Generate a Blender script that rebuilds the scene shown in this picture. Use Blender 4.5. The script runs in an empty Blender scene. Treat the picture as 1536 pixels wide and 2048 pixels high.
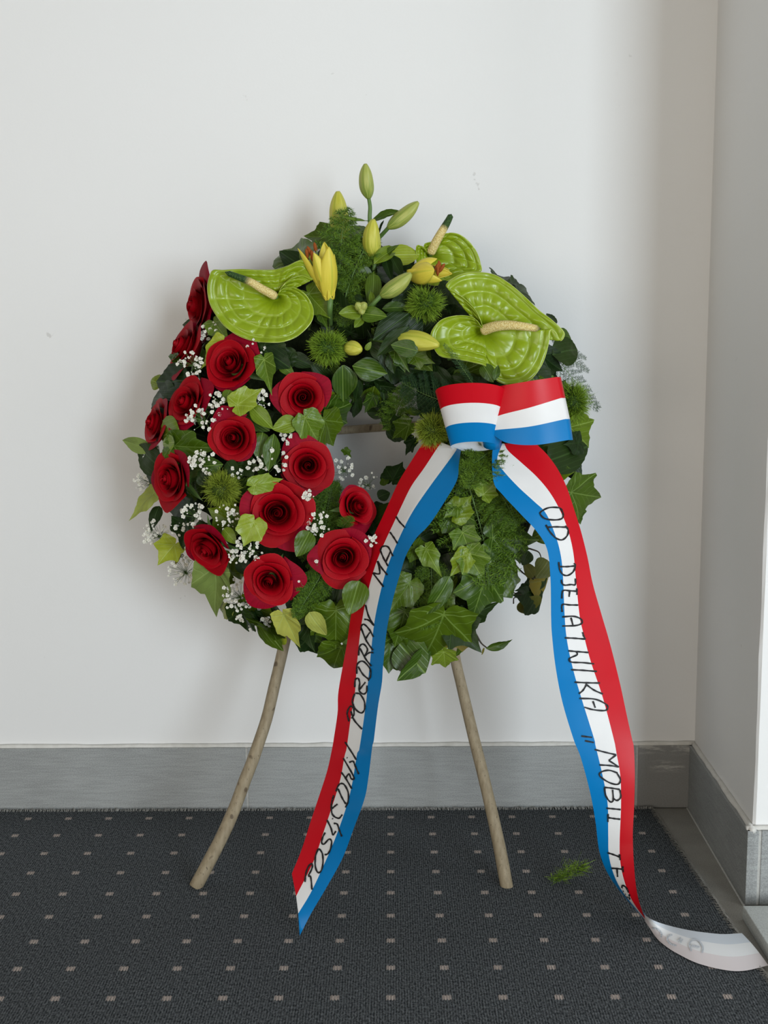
import bpy, bmesh, math, random
import numpy as np
from mathutils import Vector, Matrix, Euler, noise
PI = math.pi
random.seed(7); np.random.seed(7)
C = bpy.context.scene.collection
SC = bpy.context.scene

# ---------------------------------------------------------------- camera
F_PX = 2290.0
CAM = Vector((0, 0, 0.70))
YAW, PITCH, ROLL = math.radians(0.4), math.radians(7.93), math.radians(-0.4)
MC = Matrix.Rotation(YAW, 3, 'Z') @ Matrix.Rotation(PI/2 - PITCH, 3, 'X') @ Matrix.Rotation(ROLL, 3, 'Z')
cd = bpy.data.cameras.new('camera'); cam = bpy.data.objects.new('camera', cd); C.objects.link(cam)
cam.matrix_world = Matrix.Translation(CAM) @ MC.to_4x4()
cd.sensor_fit = 'VERTICAL'; cd.sensor_height = 36.0; cd.sensor_width = 27.0
cd.lens = F_PX/2048*36.0; cd.clip_start = 0.05
SC.camera = cam
# ---------------------------------------------------------------- light
w = bpy.data.worlds.new('world'); SC.world = w; w.use_nodes = True
w.node_tree.nodes['Background'].inputs[0].default_value = (1.0, 0.96, 0.87, 1)
w.node_tree.nodes['Background'].inputs[1].default_value = 0.27
def area(name, loc, target, sx, sy, power, col):
    l = bpy.data.lights.new(name, 'AREA'); l.shape = 'RECTANGLE'; l.size = sx; l.size_y = sy
    l.energy = power; l.color = col
    o = bpy.data.objects.new(name, l); C.objects.link(o); o.location = loc
    o.rotation_euler = (Vector(target)-Vector(loc)).to_track_quat('-Z', 'Y').to_euler()
    return o
area('window_light', (1.95, -2.6, 0.85), (0.0, 1.6, 0.3), 1.3, 1.7, 106, (0.84, 0.95, 1.03))
area('side_window_light', (1.5, 0.55, 1.15), (0.5, 1.4, 0.8), 0.5, 1.7, 6, (0.95, 0.98, 1.0))
area('warm_fill_light', (-1.3, -2.4, 0.45), (0.1, 1.6, 0.2), 2.6, 0.9, 37, (1.0, 0.90, 0.78))  # added warm fill to lift the lower wall and the corner
vs = SC.view_settings
vs.view_transform = 'Standard'; vs.look = 'None'; vs.gamma = 1.0; vs.use_curve_mapping = False
vs.exposure = 0.0

# ---------------------------------------------------------------- helpers
def ray(px, py): return MC @ Vector(((px-768)/F_PX, (1024-py)/F_PX, -1.0))
def at(px, py, Y):
    d = ray(px, py); return CAM + d*(Y/d.y)
def on_floor(px, py, z=0.004):
    d = ray(px, py); return CAM + d*((z-CAM.z)/d.z)
MI = MC.transposed()
def proj(p):
    q = MI @ (Vector(p)-CAM); return (768+F_PX*q.x/-q.z, 1024-F_PX*q.y/-q.z)

def mesh_obj(name, V, Fc, mats, parent=None, smooth=True, mi=None, uv=None):
    me = bpy.data.meshes.new(name); me.from_pydata([tuple(v) for v in V], [], [tuple(f) for f in Fc])
    if not isinstance(mats, (list, tuple)): mats = [mats]
    for m in mats: me.materials.append(m)
    if smooth: me.polygons.foreach_set('use_smooth', [True]*len(me.polygons))
    if mi is not None: me.polygons.foreach_set('material_index', list(mi))
    if uv is not None:
        ul = me.uv_layers.new(name='UVMap')
        vi = np.empty(len(me.loops), dtype=np.int32); me.loops.foreach_get('vertex_index', vi)
        ul.data.foreach_set('uv', np.asarray(uv, dtype=np.float32)[vi].ravel())
    me.update()
    o = bpy.data.objects.new(name, me); C.objects.link(o)
    if parent: o.parent = parent
    return o
def inst(name, me, M, parent=None, mat=None):
    o = bpy.data.objects.new(name, me); C.objects.link(o)
    if parent: o.parent = parent; o.matrix_world = M; o.matrix_parent_inverse = Matrix()
    o.matrix_basis = M
    return o
def thing(name, label, cat, loc=(0, 0, 0), group=None):
    o = bpy.data.objects.new(name, None); C.objects.link(o); o.empty_display_size = 0.02
    o.location = loc; o['label'] = label; o['category'] = cat
    if group: o['group'] = group
    return o
def reparent(o, root):          # keep the world place of a mesh built in world coordinates
    o.parent = root; o.matrix_parent_inverse = Matrix.Translation(-Vector(root.location))
    return o
def tag(o, label, cat, group=None, kind=None):
    o['label'] = label; o['category'] = cat
    if group: o['group'] = group
    if kind: o['kind'] = kind
    return o
class MB:
    def __init__(s): s.V = []; s.F = []; s.m = []; s.uv = []
    def add(s, V, F, mi=0, uv=None):
        n = len(s.V); s.V += [tuple(v) for v in V]; s.F += [tuple(i+n for i in f) for f in F]; s.m += [mi]*len(F)
        s.uv += list(uv) if uv is not None else [(0, 0)]*len(V)
    def obj(s, name, mats, root=None, smooth=True, uv=False):
        o = mesh_obj(name, s.V, s.F, mats, None, smooth, s.m, s.uv if uv else None)
        if root: reparent(o, root)
        return o
def box(mb, a, b, mi=0):
    x0, y0, z0 = a; x1, y1, z1 = b
    V = [(x0,y0,z0),(x1,y0,z0),(x1,y1,z0),(x0,y1,z0),(x0,y0,z1),(x1,y0,z1),(x1,y1,z1),(x0,y1,z1)]
    mb.add(V, [(0,3,2,1),(4,5,6,7),(0,1,5,4),(1,2,6,5),(2,3,7,6),(3,0,4,7)], mi)
def tube(mb, P, R, seg=8, mi=0, caps=True):
    P = [Vector(p) for p in P]; n = len(P)
    if not hasattr(R, '__len__'): R = [R]*n
    V = []; ref = None
    for i in range(n):
        t = (P[min(i+1, n-1)]-P[max(i-1, 0)]).normalized()
        if ref is None: ref = t.orthogonal().normalized()
        a = (ref - t*ref.dot(t)).normalized(); ref = a; b = t.cross(a)
        for k in range(seg):
            an = 2*PI*k/seg; V.append(P[i]+(a*math.cos(an)+b*math.sin(an))*R[i])
    F = [(i*seg+k, i*seg+(k+1) % seg, (i+1)*seg+(k+1) % seg, (i+1)*seg+k) for i in range(n-1) for k in range(seg)]
    if caps: F += [tuple(range(seg))[::-1], tuple((n-1)*seg+k for k in range(seg))]
    mb.add(V, F, mi, [(k % seg/seg, i/n) for i in range(n) for k in range(seg)])
def cr(P, n):                    # catmull-rom resample
    P = [np.array(p, float) for p in P]
    P = [2*P[0]-P[1]]+P+[2*P[-1]-P[-2]]; out = []
    m = len(P)-3
    for j in range(n):
        t = j/(n-1)*m; i = min(int(t), m-1); t -= i
        a, b, c, d = P[i:i+4]
        out.append(0.5*((2*b)+(c-a)*t+(2*a-5*b+4*c-d)*t*t+(3*b-a-3*c+d)*t**3))
    return out
def bevel(o, wd=0.001, seg=2):
    m = o.modifiers.new('bevel', 'BEVEL'); m.width = wd; m.segments = seg; m.limit_method = 'ANGLE'

# ---------------------------------------------------------------- materials
class NT:
    def __init__(s, mat): s.t = mat.node_tree; s.n = s.t.nodes; s.l = s.t.links; s.b = s.n['Principled BSDF']
    def put(s, sock, v):
        if isinstance(v, bpy.types.NodeSocket): s.l.new(v, sock)
        else: sock.default_value = v
    def m(s, op, a, b=0.0, c=0.0):
        n = s.n.new('ShaderNodeMath'); n.operation = op; s.put(n.inputs[0], a); s.put(n.inputs[1], b); s.put(n.inputs[2], c); return n.outputs[0]
    def mix(s, f, a, b, mode='MIX'):
        n = s.n.new('ShaderNodeMix'); n.data_type = 'RGBA'; n.blend_type = mode
        s.put(n.inputs[0], f); s.put(n.inputs[6], a); s.put(n.inputs[7], b); return n.outputs[2]
    def noise(s, scale, detail=3, vec=None, rough=0.5):
        n = s.n.new('ShaderNodeTexNoise'); n.inputs['Scale'].default_value = scale; n.inputs['Detail'].default_value = detail
        n.inputs['Roughness'].default_value = rough
        if vec is not None: s.l.new(vec, n.inputs['Vector'])
        return n.outputs['Fac']
    def ramp(s, f, lo, hi, a=0.0, b=1.0):
        n = s.n.new('ShaderNodeMapRange'); n.interpolation_type = 'SMOOTHSTEP'
        for i, v in enumerate((f, lo, hi, a, b)): s.put(n.inputs[i], v)
        return n.outputs[0]
    def coord(s, k='Object'): return s.n.new('ShaderNodeTexCoord').outputs[k]
    def pos(s): return s.n.new('ShaderNodeNewGeometry').outputs['Position']
    def sep(s, v):
        n = s.n.new('ShaderNodeSeparateXYZ'); s.l.new(v, n.inputs[0]); return n.outputs
    def vec(s, x, y, z=0.0):
        n = s.n.new('ShaderNodeCombineXYZ'); s.put(n.inputs[0], x); s.put(n.inputs[1], y); s.put(n.inputs[2], z); return n.outputs[0]
    def bump(s, h, st=0.3, dist=0.001):
        n = s.n.new('ShaderNodeBump'); n.inputs['Strength'].default_value = st; n.inputs['Distance'].default_value = dist
        s.l.new(h, n.inputs['Height']); s.l.new(n.outputs[0], s.b.inputs['Normal'])
    def base(s, c): s.put(s.b.inputs['Base Color'], c)
def mat(name, col=(.5, .5, .5), rough=0.5, spec=0.5, sheen=0, sss=0):
    m = bpy.data.materials.new(name); m.use_nodes = True; t = NT(m)
    t.b.inputs['Base Color'].default_value = (*col, 1); t.b.inputs['Roughness'].default_value = rough
    t.b.inputs['Specular IOR Level'].default_value = spec
    if sheen: t.b.inputs['Sheen Weight'].default_value = sheen
    if sss:
        t.b.inputs['Subsurface Weight'].default_value = sss; t.b.inputs['Subsurface Scale'].default_value = 0.01
    return m, t
def rgba(c, k=1.0): return (c[0]*k, c[1]*k, c[2]*k, 1)
def rnd(t): return t.n.new('ShaderNodeObjectInfo').outputs['Random']

# painted plaster
M_WALL, t = mat('painted_plaster', (.80, .80, .785), 0.62, 0.3)
p = t.pos(); big = t.noise(2.0, 4, p); s = t.ramp(t.noise(38, 3, p), .73, .76)
s2 = t.ramp(t.noise(7, 2, p), .50, .62); sp = t.m('MULTIPLY', s, s2)
cb = t.mix(big, rgba((.79, .79, .78)), rgba((.83, .83, .83)))
t.base(t.mix(t.m('MULTIPLY', sp, .35), cb, rgba((.35, .33, .30))))
hh = t.m('ADD', t.m('MULTIPLY', t.noise(260, 4, p), .6), t.noise(25, 3, p)); t.bump(hh, .25, .0006)
# stone tile
def tile_mat(name, c, k=1):
    M, t = mat(name, c, 0.55, 0.35); p = t.pos()
    a = t.noise(700, 2, p); b = t.noise(6, 4, p)
    v = t.vec(*[t.m('MULTIPLY', q, f) for q, f in zip(t.sep(p), (25, 25, 400))]); st = t.noise(1, 2, v)
    f = t.m('ADD', t.m('MULTIPLY', a, .55), t.m('ADD', t.m('MULTIPLY', b, .3), t.m('MULTIPLY', st, .25)))
    rn = t.m('MULTIPLY_ADD', rnd(t), .12, -.06)
    t.base(t.mix(t.ramp(t.m('ADD', f, rn), .3, .8), rgba(c, .68), rgba(c, 1.34))); t.bump(a, .15, .0004); return M
M_TILE = tile_mat('grey_skirting_tile', (.30, .312, .31))
M_FLOOR = tile_mat('grey_floor_stone', (.27, .26, .235))
M_STEP = tile_mat('pale_step_stone', (.42, .44, .43))
M_BOUNCE = tile_mat('pale_bounce_floor_stone', (.70, .69, .66))  # kept very pale so it throws light back up
# scuffed corner tile
M_SCUFF, t = mat('scuffed_corner_tile', (.15, .15, .15), .6, .3); p = t.pos(); x, y, z = t.sep(p)
v = t.vec(t.m('MULTIPLY', x, 30), 0.0, t.m('MULTIPLY', z, 160)); n1 = t.noise(1.0, 4, v, .7)
zone = t.m('MULTIPLY', t.ramp(t.m('ABSOLUTE', t.m('SUBTRACT', z, .068)), .012, .003), t.ramp(t.m('ABSOLUTE', t.m('SUBTRACT', x, .422)), .035, .012))
zt = t.ramp(z, .083, .097)
f = t.m('MULTIPLY', t.ramp(n1, .45, .62), t.m('MAXIMUM', zone, zt))
t.base(t.mix(t.m('MULTIPLY', f, .8), t.mix(t.noise(500, 2, p), rgba((.20, .20, .195)), rgba((.29, .29, .28))), rgba((.5, .49, .46))))
M_GROUT, t = mat('pale_grout', (.46, .46, .44), .8, .2); t.base(t.mix(t.noise(300, 3, t.pos()), rgba((.36, .36, .34)), rgba((.56, .56, .54))))
M_CAULK, t = mat('plaster_bead', (.72, .71, .68), .7, .2); t.base(t.mix(t.noise(90, 4, t.pos()), rgba((.55, .54, .50)), rgba((.8, .79, .76)))); t.bump(t.noise(150, 3, t.pos()), .4, .001)

# ---------------------------------------------------------------- room
YW, XR, YP = 1.700, 0.464, 1.385
XF = 0.4555                            # front arris of the return wall: it is a little out of square      # back wall plane, return wall plane, pillar front plane
def struct(name, mb, mats, bev=0):
    o = mb.obj(name, mats, smooth=False); o['kind'] = 'structure'
    if bev: bevel(o, bev)
    return o
mb = MB(); box(mb, (-2.6, YW, -.05), (XR+.3, YW+.15, 3.0)); struct('wall_back', mb, M_WALL)
# return wall and the front of the pillar share one solid with a slightly uneven arris
mb = MB(); nz = 90; V = []; 
for i in range(nz+1):
    z = -.05+3.05*i/nz; j = .0012*noise.noise((3.1, z*14, 0)); j2 = .0012*noise.noise((9.1, z*11, 0))
    V += [(XR, YW+.001, z), (XF+j, YP+.003, z), (XF+.003+j2, YP, z), (XR+1.8, YP, z), (XR+1.8, YW+.001, z)]
Fq = [(i*5+k, i*5+5+k, i*5+5+(k+1) % 5, i*5+(k+1) % 5) for i in range(nz) for k in range(5)]
Fq += [(4, 3, 2, 1, 0), tuple(nz*5+k for k in range(5))]
mb.add(V, Fq); o = struct('wall_right', mb, M_WALL)
mb = MB(); box(mb, (-2.6, .75, -.06), (2.6, YW, 0.0)); struct('floor', mb, M_FLOOR)
mb = MB(); box(mb, (-2.6, -3.6, -.06), (2.6, .7485, -.0005)); struct('floor', mb, M_BOUNCE)  # unseen floor in front, put in pale to bounce light onto the wall

# skirting: tiles as single pieces, grout, plaster bead on top
HS = .100; TS = .010
def skirting(name, a, b, joints, nrm, mats=None):
    ctrl = bpy.data.objects.new(name, None); C.objects.link(ctrl); ctrl['kind'] = 'structure'
    a = Vector(a); b = Vector(b); L = (b-a).length; d = (b-a)/L; n = Vector(nrm)
    js = [0]+list(joints)+[L]
    for i in range(len(js)-1):
        g0 = 0 if i == 0 else .0018; g1 = 0 if i == len(js)-2 else .0018
        p0 = a+d*(js[i]+g0); p1 = a+d*(js[i+1]-g1)
        V = []
        for q in (p0, p1):
            for z in (.001, HS):
                V += [q+Vector((0, 0, z)), q+n*TS+Vector((0, 0, z))]
        mb = MB(); mb.add(V, [(0,1,3,2),(4,6,7,5),(0,4,5,1),(2,3,7,6),(1,5,7,3),(0,2,6,4)])
        o = mb.obj('tile', (mats or {}).get(i, M_TILE), None, smooth=False)
        bm = bmesh.new(); bm.from_mesh(o.data); bmesh.ops.recalc_face_normals(bm, faces=bm.faces); bm.to_mesh(o.data); bm.free()
        o.parent = ctrl; bevel(o, .0008)
    for j in joints:
        mb = MB(); q0 = a+d*(j-.0022); q1 = a+d*(j+.0022); V = []
        for q in (q0, q1):
            for z in (.001, HS-.0006): V += [q+Vector((0, 0, z)), q+n*(TS-.0012)+Vector((0, 0, z))]
        mb.add(V, [(0,1,3,2),(4,6,7,5),(0,4,5,1),(2,3,7,6),(1,5,7,3),(0,2,6,4)])
        o = mb.obj('grout_joint', M_GROUT, None, smooth=False); o.parent = ctrl
    N = max(8, int(L*60)); P = []; R = []
    for i in range(N+1):
        q = a+d*(L*i/N)+n*(.0025+.0012*noise.noise((i*.6, 2.2, a.x)))+Vector((0, 0, HS+.0008+.0010*noise.noise((i*.8, 7.7, a.y))))
        P.append(q); R.append(.0040+.0010*noise.noise((i*.9, 0, a.x)))
    mb = MB(); tube(mb, P, R, 8); o = mb.obj('plaster_bead', M_CAULK, None); o.parent = ctrl
    return ctrl
jl = at(494, 1560, YW-TS).x; jr = at(1273, 1560, YW-TS).x; X0 = -2.6
skirting('baseboard_back', (X0, YW, 0), (XR, YW, 0), [jl-X0-.9, jl-X0-.3 if False else jl-X0-.6, jl-X0, jr-X0], (0, -1, 0), {4: M_SCUFF})
skirting('baseboard_right', (XR, YW, 0), (XF, YP-TS, 0), [], (-1, -.026, 0))
skirting('baseboard_pillar', (XF-TS+.0002, YP, 0), (XR+1.8, YP, 0), [TS+.006, .62, 1.22], (0, -1, 0))
# raised step at the right
e0 = on_floor(1487, 1838, 0); e1 = on_floor(1540, 1917, 0)
sx = .5*(e0.x+e1.x); mb = MB(); box(mb, (.432, -1.2, 0), (2.4, 1.341, .018))
o = struct('trim_1', mb, M_STEP, .001)
# fine stone joint on the floor strip between carpet and wall
mb = MB(); tube(mb, [(XR-.0115, YW-.012, .001), (XF-.0115, YP-.01, .001)], .0016, 6); struct('trim_2', mb, M_GROUT)

# ---------------------------------------------------------------- carpet
S_DOT = .0611
d0 = on_floor(781.8, 1785)
M_CARPET, t = mat('dark_grey_woven_carpet', (.04, .045, .05), .95, .1); p = t.pos(); x, y, z = t.sep(p)
wob = t.m('MULTIPLY', t.noise(900, 2, p), .0012)
gx = t.m('SUBTRACT', t.m('FRACT', t.m('ADD', t.m('DIVIDE', t.m('SUBTRACT', x, d0.x), S_DOT), .5)), .5)
tuft = t.m('MULTIPLY', t.m('SINE', t.m('MULTIPLY', x, 2*PI/.0034)), .0011)
gy = t.m('SUBTRACT', t.m('FRACT', t.m('ADD', t.m('DIVIDE', t.m('SUBTRACT', t.m('ADD', y, tuft), d0.y), S_DOT), .5)), .5)
mx = t.ramp(t.m('ABSOLUTE', t.m('ADD', gx, t.m('MULTIPLY', wob, 4))), .088, .070)
my = t.ramp(t.m('ABSOLUTE', t.m('ADD', gy, t.m('MULTIPLY', wob, 5))), .085, .064)
dot = t.m('MULTIPLY', mx, my)
gap = t.ramp(t.m('SINE', t.m('MULTIPLY', x, 2*PI/.0034)), -.9, -.2, .45, 1.0)
yarn = t.noise(1.0, 3, t.vec(t.m('MULTIPLY', x, 420), t.m('MULTIPLY', y, 240), 0.0), .7)
fine = t.noise(1500, 2, p)
rib = t.m('SINE', t.m('MULTIPLY', t.m('ADD', x, t.m('MULTIPLY', t.noise(60, 2, p), .0015)), 2*PI/.0030))
fa = t.ramp(t.m('ADD', t.m('MULTIPLY', yarn, .8), t.m('ADD', t.m('MULTIPLY', fine, .3), t.m('MULTIPLY', rib, .05))), .38, .74)
large = t.noise(3, 2, p)
c1 = t.mix(fa, rgba((.013, .018, .023)), rgba((.215, .235, .250)))
c1 = t.mix(t.m('MULTIPLY', large, .3), c1, rgba((.05, .047, .045)))
cd_ = t.mix(yarn, rgba((.34, .28, .25)), rgba((.85, .73, .66)))
t.base(t.mix(t.m('MULTIPLY', t.m('MULTIPLY', dot, gap), .95), c1, cd_))
t.bump(t.m('ADD', t.m('ADD', fa, t.m('MULTIPLY', rib, .15)), t.m('MULTIPLY', dot, .6)), .9, .0016)
M_THREAD, t = mat('grey_overcast_thread', (.16, .165, .16), .9, .1); t.base(t.mix(t.noise(800, 2, t.pos()), rgba((.10, .10, .10)), rgba((.48, .48, .45))))
M_THREAD2, t = mat('light_overcast_thread', (.3, .29, .27), .9, .1); t.base(t.mix(t.noise(500, 2, t.pos()), rgba((.16, .155, .14)), rgba((.48, .46, .42))))
kb = at(1312, 1624, YW-.016); kf = on_floor(1480, 1872); kf2 = on_floor(1556, 2010)
yb = YW-TS-.007
XC0 = on_floor(1311, 1626).x; slope = (kf.x-XC0)/(kf.y-yb)
YCF = .80; XCF = kf.x+slope*(YCF-kf.y)
carpet = thing('carpet', 'dark grey woven carpet with a grid of small pinkish beige squares', 'carpet', (0, .5, 0))
mb = MB(); nx = 60; V = []; TH = .0038
mb.add([(-2.5, YCF, .0003), (XCF, YCF, .0003), (XC0, yb, .0003), (-2.5, yb, .0003), (-2.5, YCF, TH), (XCF, YCF, TH), (XC0, yb, TH), (-2.5, yb, TH)],
       [(0,3,2,1),(4,5,6,7),(0,1,5,4),(1,2,6,5),(2,3,7,6),(3,0,4,7)])
o = mb.obj('woven_field', M_CARPET, carpet, smooth=False)
def stitch(mb, p, out, h, wd, ln):
    t_ = Vector((-out.y, out.x, 0))*wd; a = Vector(p)
    pts = [a-out*ln+Vector((0, 0, TH+.0002)), a-out*ln*.3+Vector((0, 0, TH+h)), a+out*ln*.5+Vector((0, 0, TH*.7+h*.3)), a+out*ln*.75+Vector((0, 0, .0006))]
    V = []
    for q in pts: V += [q-t_, q+t_]
    mb.add(V, [(0,1,3,2),(2,3,5,4),(4,5,7,6)])
mb = MB(); xx = -1.0
while xx < XC0:
    j = random.uniform(-.0006, .0006)
    stitch(mb, (xx, yb, 0), (Vector((random.uniform(-.35, .35), 1, 0))).normalized(), random.uniform(.0010, .0034), .0005, random.uniform(.0038, .0068)); xx += random.uniform(.0010, .0022)
o = mb.obj('overcast_stitching', M_THREAD, carpet, smooth=False); o['kind'] = 'stuff'
mb = MB(); d = Vector((XCF-XC0, YCF-yb, 0)); L = d.length; d /= L; out = Vector((-d.y, d.x, 0)); q = 0
while q < 1.3:
    stitch(mb, Vector((XC0, yb, 0))+d*q+out*random.uniform(-.001, .001), (out+d*random.uniform(.1, .9)).normalized(), random.uniform(.0005, .0025), .0005, random.uniform(.0035, .0078)); q += random.uniform(.0008, .0018)
o = mb.obj('overcast_stitching', M_THREAD2, carpet, smooth=False); o['kind'] = 'stuff'; o['label'] = 'pale grey overcast fringe'

# ---------------------------------------------------------------- plant materials
def leaf_mat(name, c, vein, style='ivy', rough=.36, va=.55, fold=.0):
    M, t = mat(name, c, rough, .22 if 'dark' in name else .32)
    x, y, _ = t.sep(t.coord('UV')); ax = t.m('ABSOLUTE', x)
    def line(dist, wd): return t.ramp(dist, wd, wd*.25)
    mid = line(ax, .018)
    if style == 'ivy':
        msk = mid
        for an, wd in ((50, .016), (100, .013)):
            s_, c_ = math.sin(math.radians(an)), math.cos(math.radians(an))
            dist = t.m('ABSOLUTE', t.m('SUBTRACT', t.m('MULTIPLY', ax, c_), t.m('MULTIPLY', y, s_)))
            al = t.m('GREATER_THAN', t.m('ADD', t.m('MULTIPLY', ax, s_), t.m('MULTIPLY', y, c_)), 0)
            msk = t.m('MAXIMUM', msk, t.m('MULTIPLY', line(dist, wd), al))
        ch = t.m('PINGPONG', t.m('ADD', t.m('SUBTRACT', y, t.m('MULTIPLY', ax, .95)), t.m('MULTIPLY', t.noise(6, 2, t.coord('UV')), .12)), .085)
        sec = t.m('MULTIPLY', line(ch, .010), t.m('GREATER_THAN', t.m('MULTIPLY', y, .75), ax))
        ch2 = t.m('PINGPONG', t.m('ADD', t.m('SUBTRACT', ax, t.m('MULTIPLY', t.m('ABSOLUTE', t.m('SUBTRACT', y, t.m('MULTIPLY', ax, .84))), .8)), .03), .10)
        sec = t.m('MAXIMUM', sec, t.m('MULTIPLY', line(ch2, .010), t.m('LESS_THAN', t.m('MULTIPLY', y, .75), ax)))
        msk = t.m('MAXIMUM', msk, t.m('MULTIPLY', sec, .5))
    else:
        par = t.m('PINGPONG', ax, .032)
        msk = t.m('MAXIMUM', mid, t.m('MULTIPLY', line(par, .010), .3))
    r = rnd(t); nz_ = t.noise(3.5, 3, t.coord('UV'))
    k = t.m('MULTIPLY_ADD', r, .55, .72); k = t.m('MULTIPLY', k, t.m('MULTIPLY_ADD', nz_, .5, .75))
    cc = t.mix(r, rgba(c), (c[0]*1.5, c[1]*1.02, c[2]*.7, 1))
    hs = t.n.new('ShaderNodeHueSaturation'); t.l.new(cc, hs.inputs['Color']); t.l.new(k, hs.inputs['Value'])
    t.base(t.mix(t.m('MULTIPLY', msk, va), hs.outputs[0], rgba(vein)))
    t.bump(t.m('SUBTRACT', t.m('MULTIPLY', nz_, .8), t.m('MULTIPLY', msk, .7)), .35, .002)
    t.b.inputs['Subsurface Weight'].default_value = .0
    return M
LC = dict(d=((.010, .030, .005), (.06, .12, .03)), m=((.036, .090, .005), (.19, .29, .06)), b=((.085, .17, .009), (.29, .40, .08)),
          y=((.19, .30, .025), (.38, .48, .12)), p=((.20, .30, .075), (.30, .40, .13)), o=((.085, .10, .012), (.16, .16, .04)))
LM = {}
for k, (c, v) in LC.items():
    for st in ('ivy', 'lance'):
        LM[k, st] = leaf_mat({'d': 'dark', 'm': 'mid', 'b': 'bright', 'y': 'yellowish', 'p': 'pale', 'o': 'olive'}[k]+'_green_%s_leaf' % st, c, v, st,
                             {'d': .42, 'p': .55, 'o': .5}.get(k, .34), .6 if k in 'mby' else .4)
M_STEM, t = mat('green_stem', (.10, .19, .04), .5)
M_TWIG, t = mat('brown_twig', (.06, .045, .03), .7)
M_CORE, t = mat('shade_dark_mossy_base', (.012, .018, .008), .9, .1); t.base(t.mix(t.noise(120, 4, t.pos()), rgba((.004, .006, .003)), rgba((.025, .035, .012)))); t.bump(t.noise(200, 3, t.pos()), 1, .004)  # mossy core; its near-black colour carries the shade between the leaves

# leaf shapes: origin at the stalk, tip on +Y (length 1), front on +Z
def polar(keys):
    ks = sorted(keys)
    def f(a):
        a = abs(a)
        for (a0, r0, s0), (a1, r1, s1) in zip(ks, ks[1:]):
            if a <= a1:
                u = (a-a0)/(a1-a0)
                # sharp lobes (s=1) and round sinuses (s=0)
                if s0 and not s1: u = u**.80 if s0 > 0 else u; w_ = 1-(1-u)**1.6
                elif s1 and not s0: u = 1-(1-u)**.80; w_ = u**1.6
                else: w_ = u*u*(3-2*u)
                return r0+(r1-r0)*w_
        return ks[-1][1]
    return f
OUT = {
 'ivy':   polar([(0, 1.0, 1), (27, .60, 0), (50, .74, 1), (76, .47, 0), (103, .50, 1), (150, .25, 0), (180, .06, 0)]),
 'broad': polar([(0, 1.0, 1), (24, .70, 0), (46, .80, 1), (78, .60, 0), (108, .52, 1), (150, .30, 0), (180, .08, 0)]),
 'arrow': polar([(0, 1.0, 1), (22, .56, 0), (48, .52, 1), (80, .36, 0), (112, .36, 1), (150, .2, 0), (180, .06, 0)]),
}
def leaf_mesh(kind, var):
    rg = random.Random(sum(map(ord, kind))*7+var*17)
    V = []; uv = []; Fc = []
    cup = rg.uniform(-.10, .22); droop = rg.uniform(.08, .38); wv = rg.uniform(.02, .06); ph = rg.uniform(0, 6); fold = rg.uniform(.10, .30); tw = rg.uniform(-.25, .25)
    def z(x, y):
        return fold*abs(x) - droop*(y*abs(y))*.6 - cup*x*x*1.5 + wv*math.sin(7*x+ph)*math.cos(6*y+ph*2) + tw*x*y + .012*math.cos(24*(y-abs(x)))*min(1, abs(x)*6)
    if kind in OUT:
        n, rings = 56, 7; V.append((0, 0, 0)); uv.append((0, 0)); fo = OUT[kind]
        asym = rg.uniform(-.08, .08)
        for j in range(1, rings+1):
            for i in range(n):
                a = -180+360*i/n; r = fo(a)*(j/rings)*(1+asym*math.sin(math.radians(a))+.02*math.sin(a*.31+ph))
                x, y = r*math.sin(math.radians(a)), r*math.cos(math.radians(a))
                V.append((x, y, z(x, y))); uv.append((x, y))
        Fc = [(0, 1+(i+1) % n, 1+i) for i in range(n)]
        Fc += [(1+(j-1)*n+i, 1+(j-1)*n+(i+1) % n, 1+j*n+(i+1) % n, 1+j*n+i) for j in range(1, rings) for i in range(n)]
    else:
        nl, nw = 18, 8
        wmax = {'lance': .5, 'ovate': .5}[kind]
        for j in range(nl+1):
            v = j/nl
            hw = .5*(math.sin(PI*v**(.85 if kind == 'lance' else .70))**(.95 if kind == 'lance' else .72)); hw = max(hw, .004)
            for i in range(nw+1):
                u = -1+2*i/nw; x = u*hw; y = v
                V.append((x, y, z(x*.8, y)*.8)); uv.append((x*.5, y))
        Fc = [(j*(nw+1)+i, j*(nw+1)+i+1, (j+1)*(nw+1)+i+1, (j+1)*(nw+1)+i) for j in range(nl) for i in range(nw)]
    me = bpy.data.meshes.new('leaf_'+kind); me.from_pydata(V, [], Fc)
    me.polygons.foreach_set('use_smooth', [True]*len(me.polygons))
    ul = me.uv_layers.new(name='UVMap'); vi = np.empty(len(me.loops), dtype=np.int32); me.loops.foreach_get('vertex_index', vi)
    ul.data.foreach_set('uv', np.asarray(uv, dtype=np.float32)[vi].ravel())
    me.materials.append(None)
    return me
LEAF = {(k, v): leaf_mesh(k, v) for k in ('ivy', 'broad', 'arrow', 'lance', 'ovate') for v in range(5)}
NAME = dict(ivy='ivy_leaf', broad='ivy_leaf', arrow='ivy_leaf', lance='lance_leaf', ovate='oval_leaf')
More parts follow.
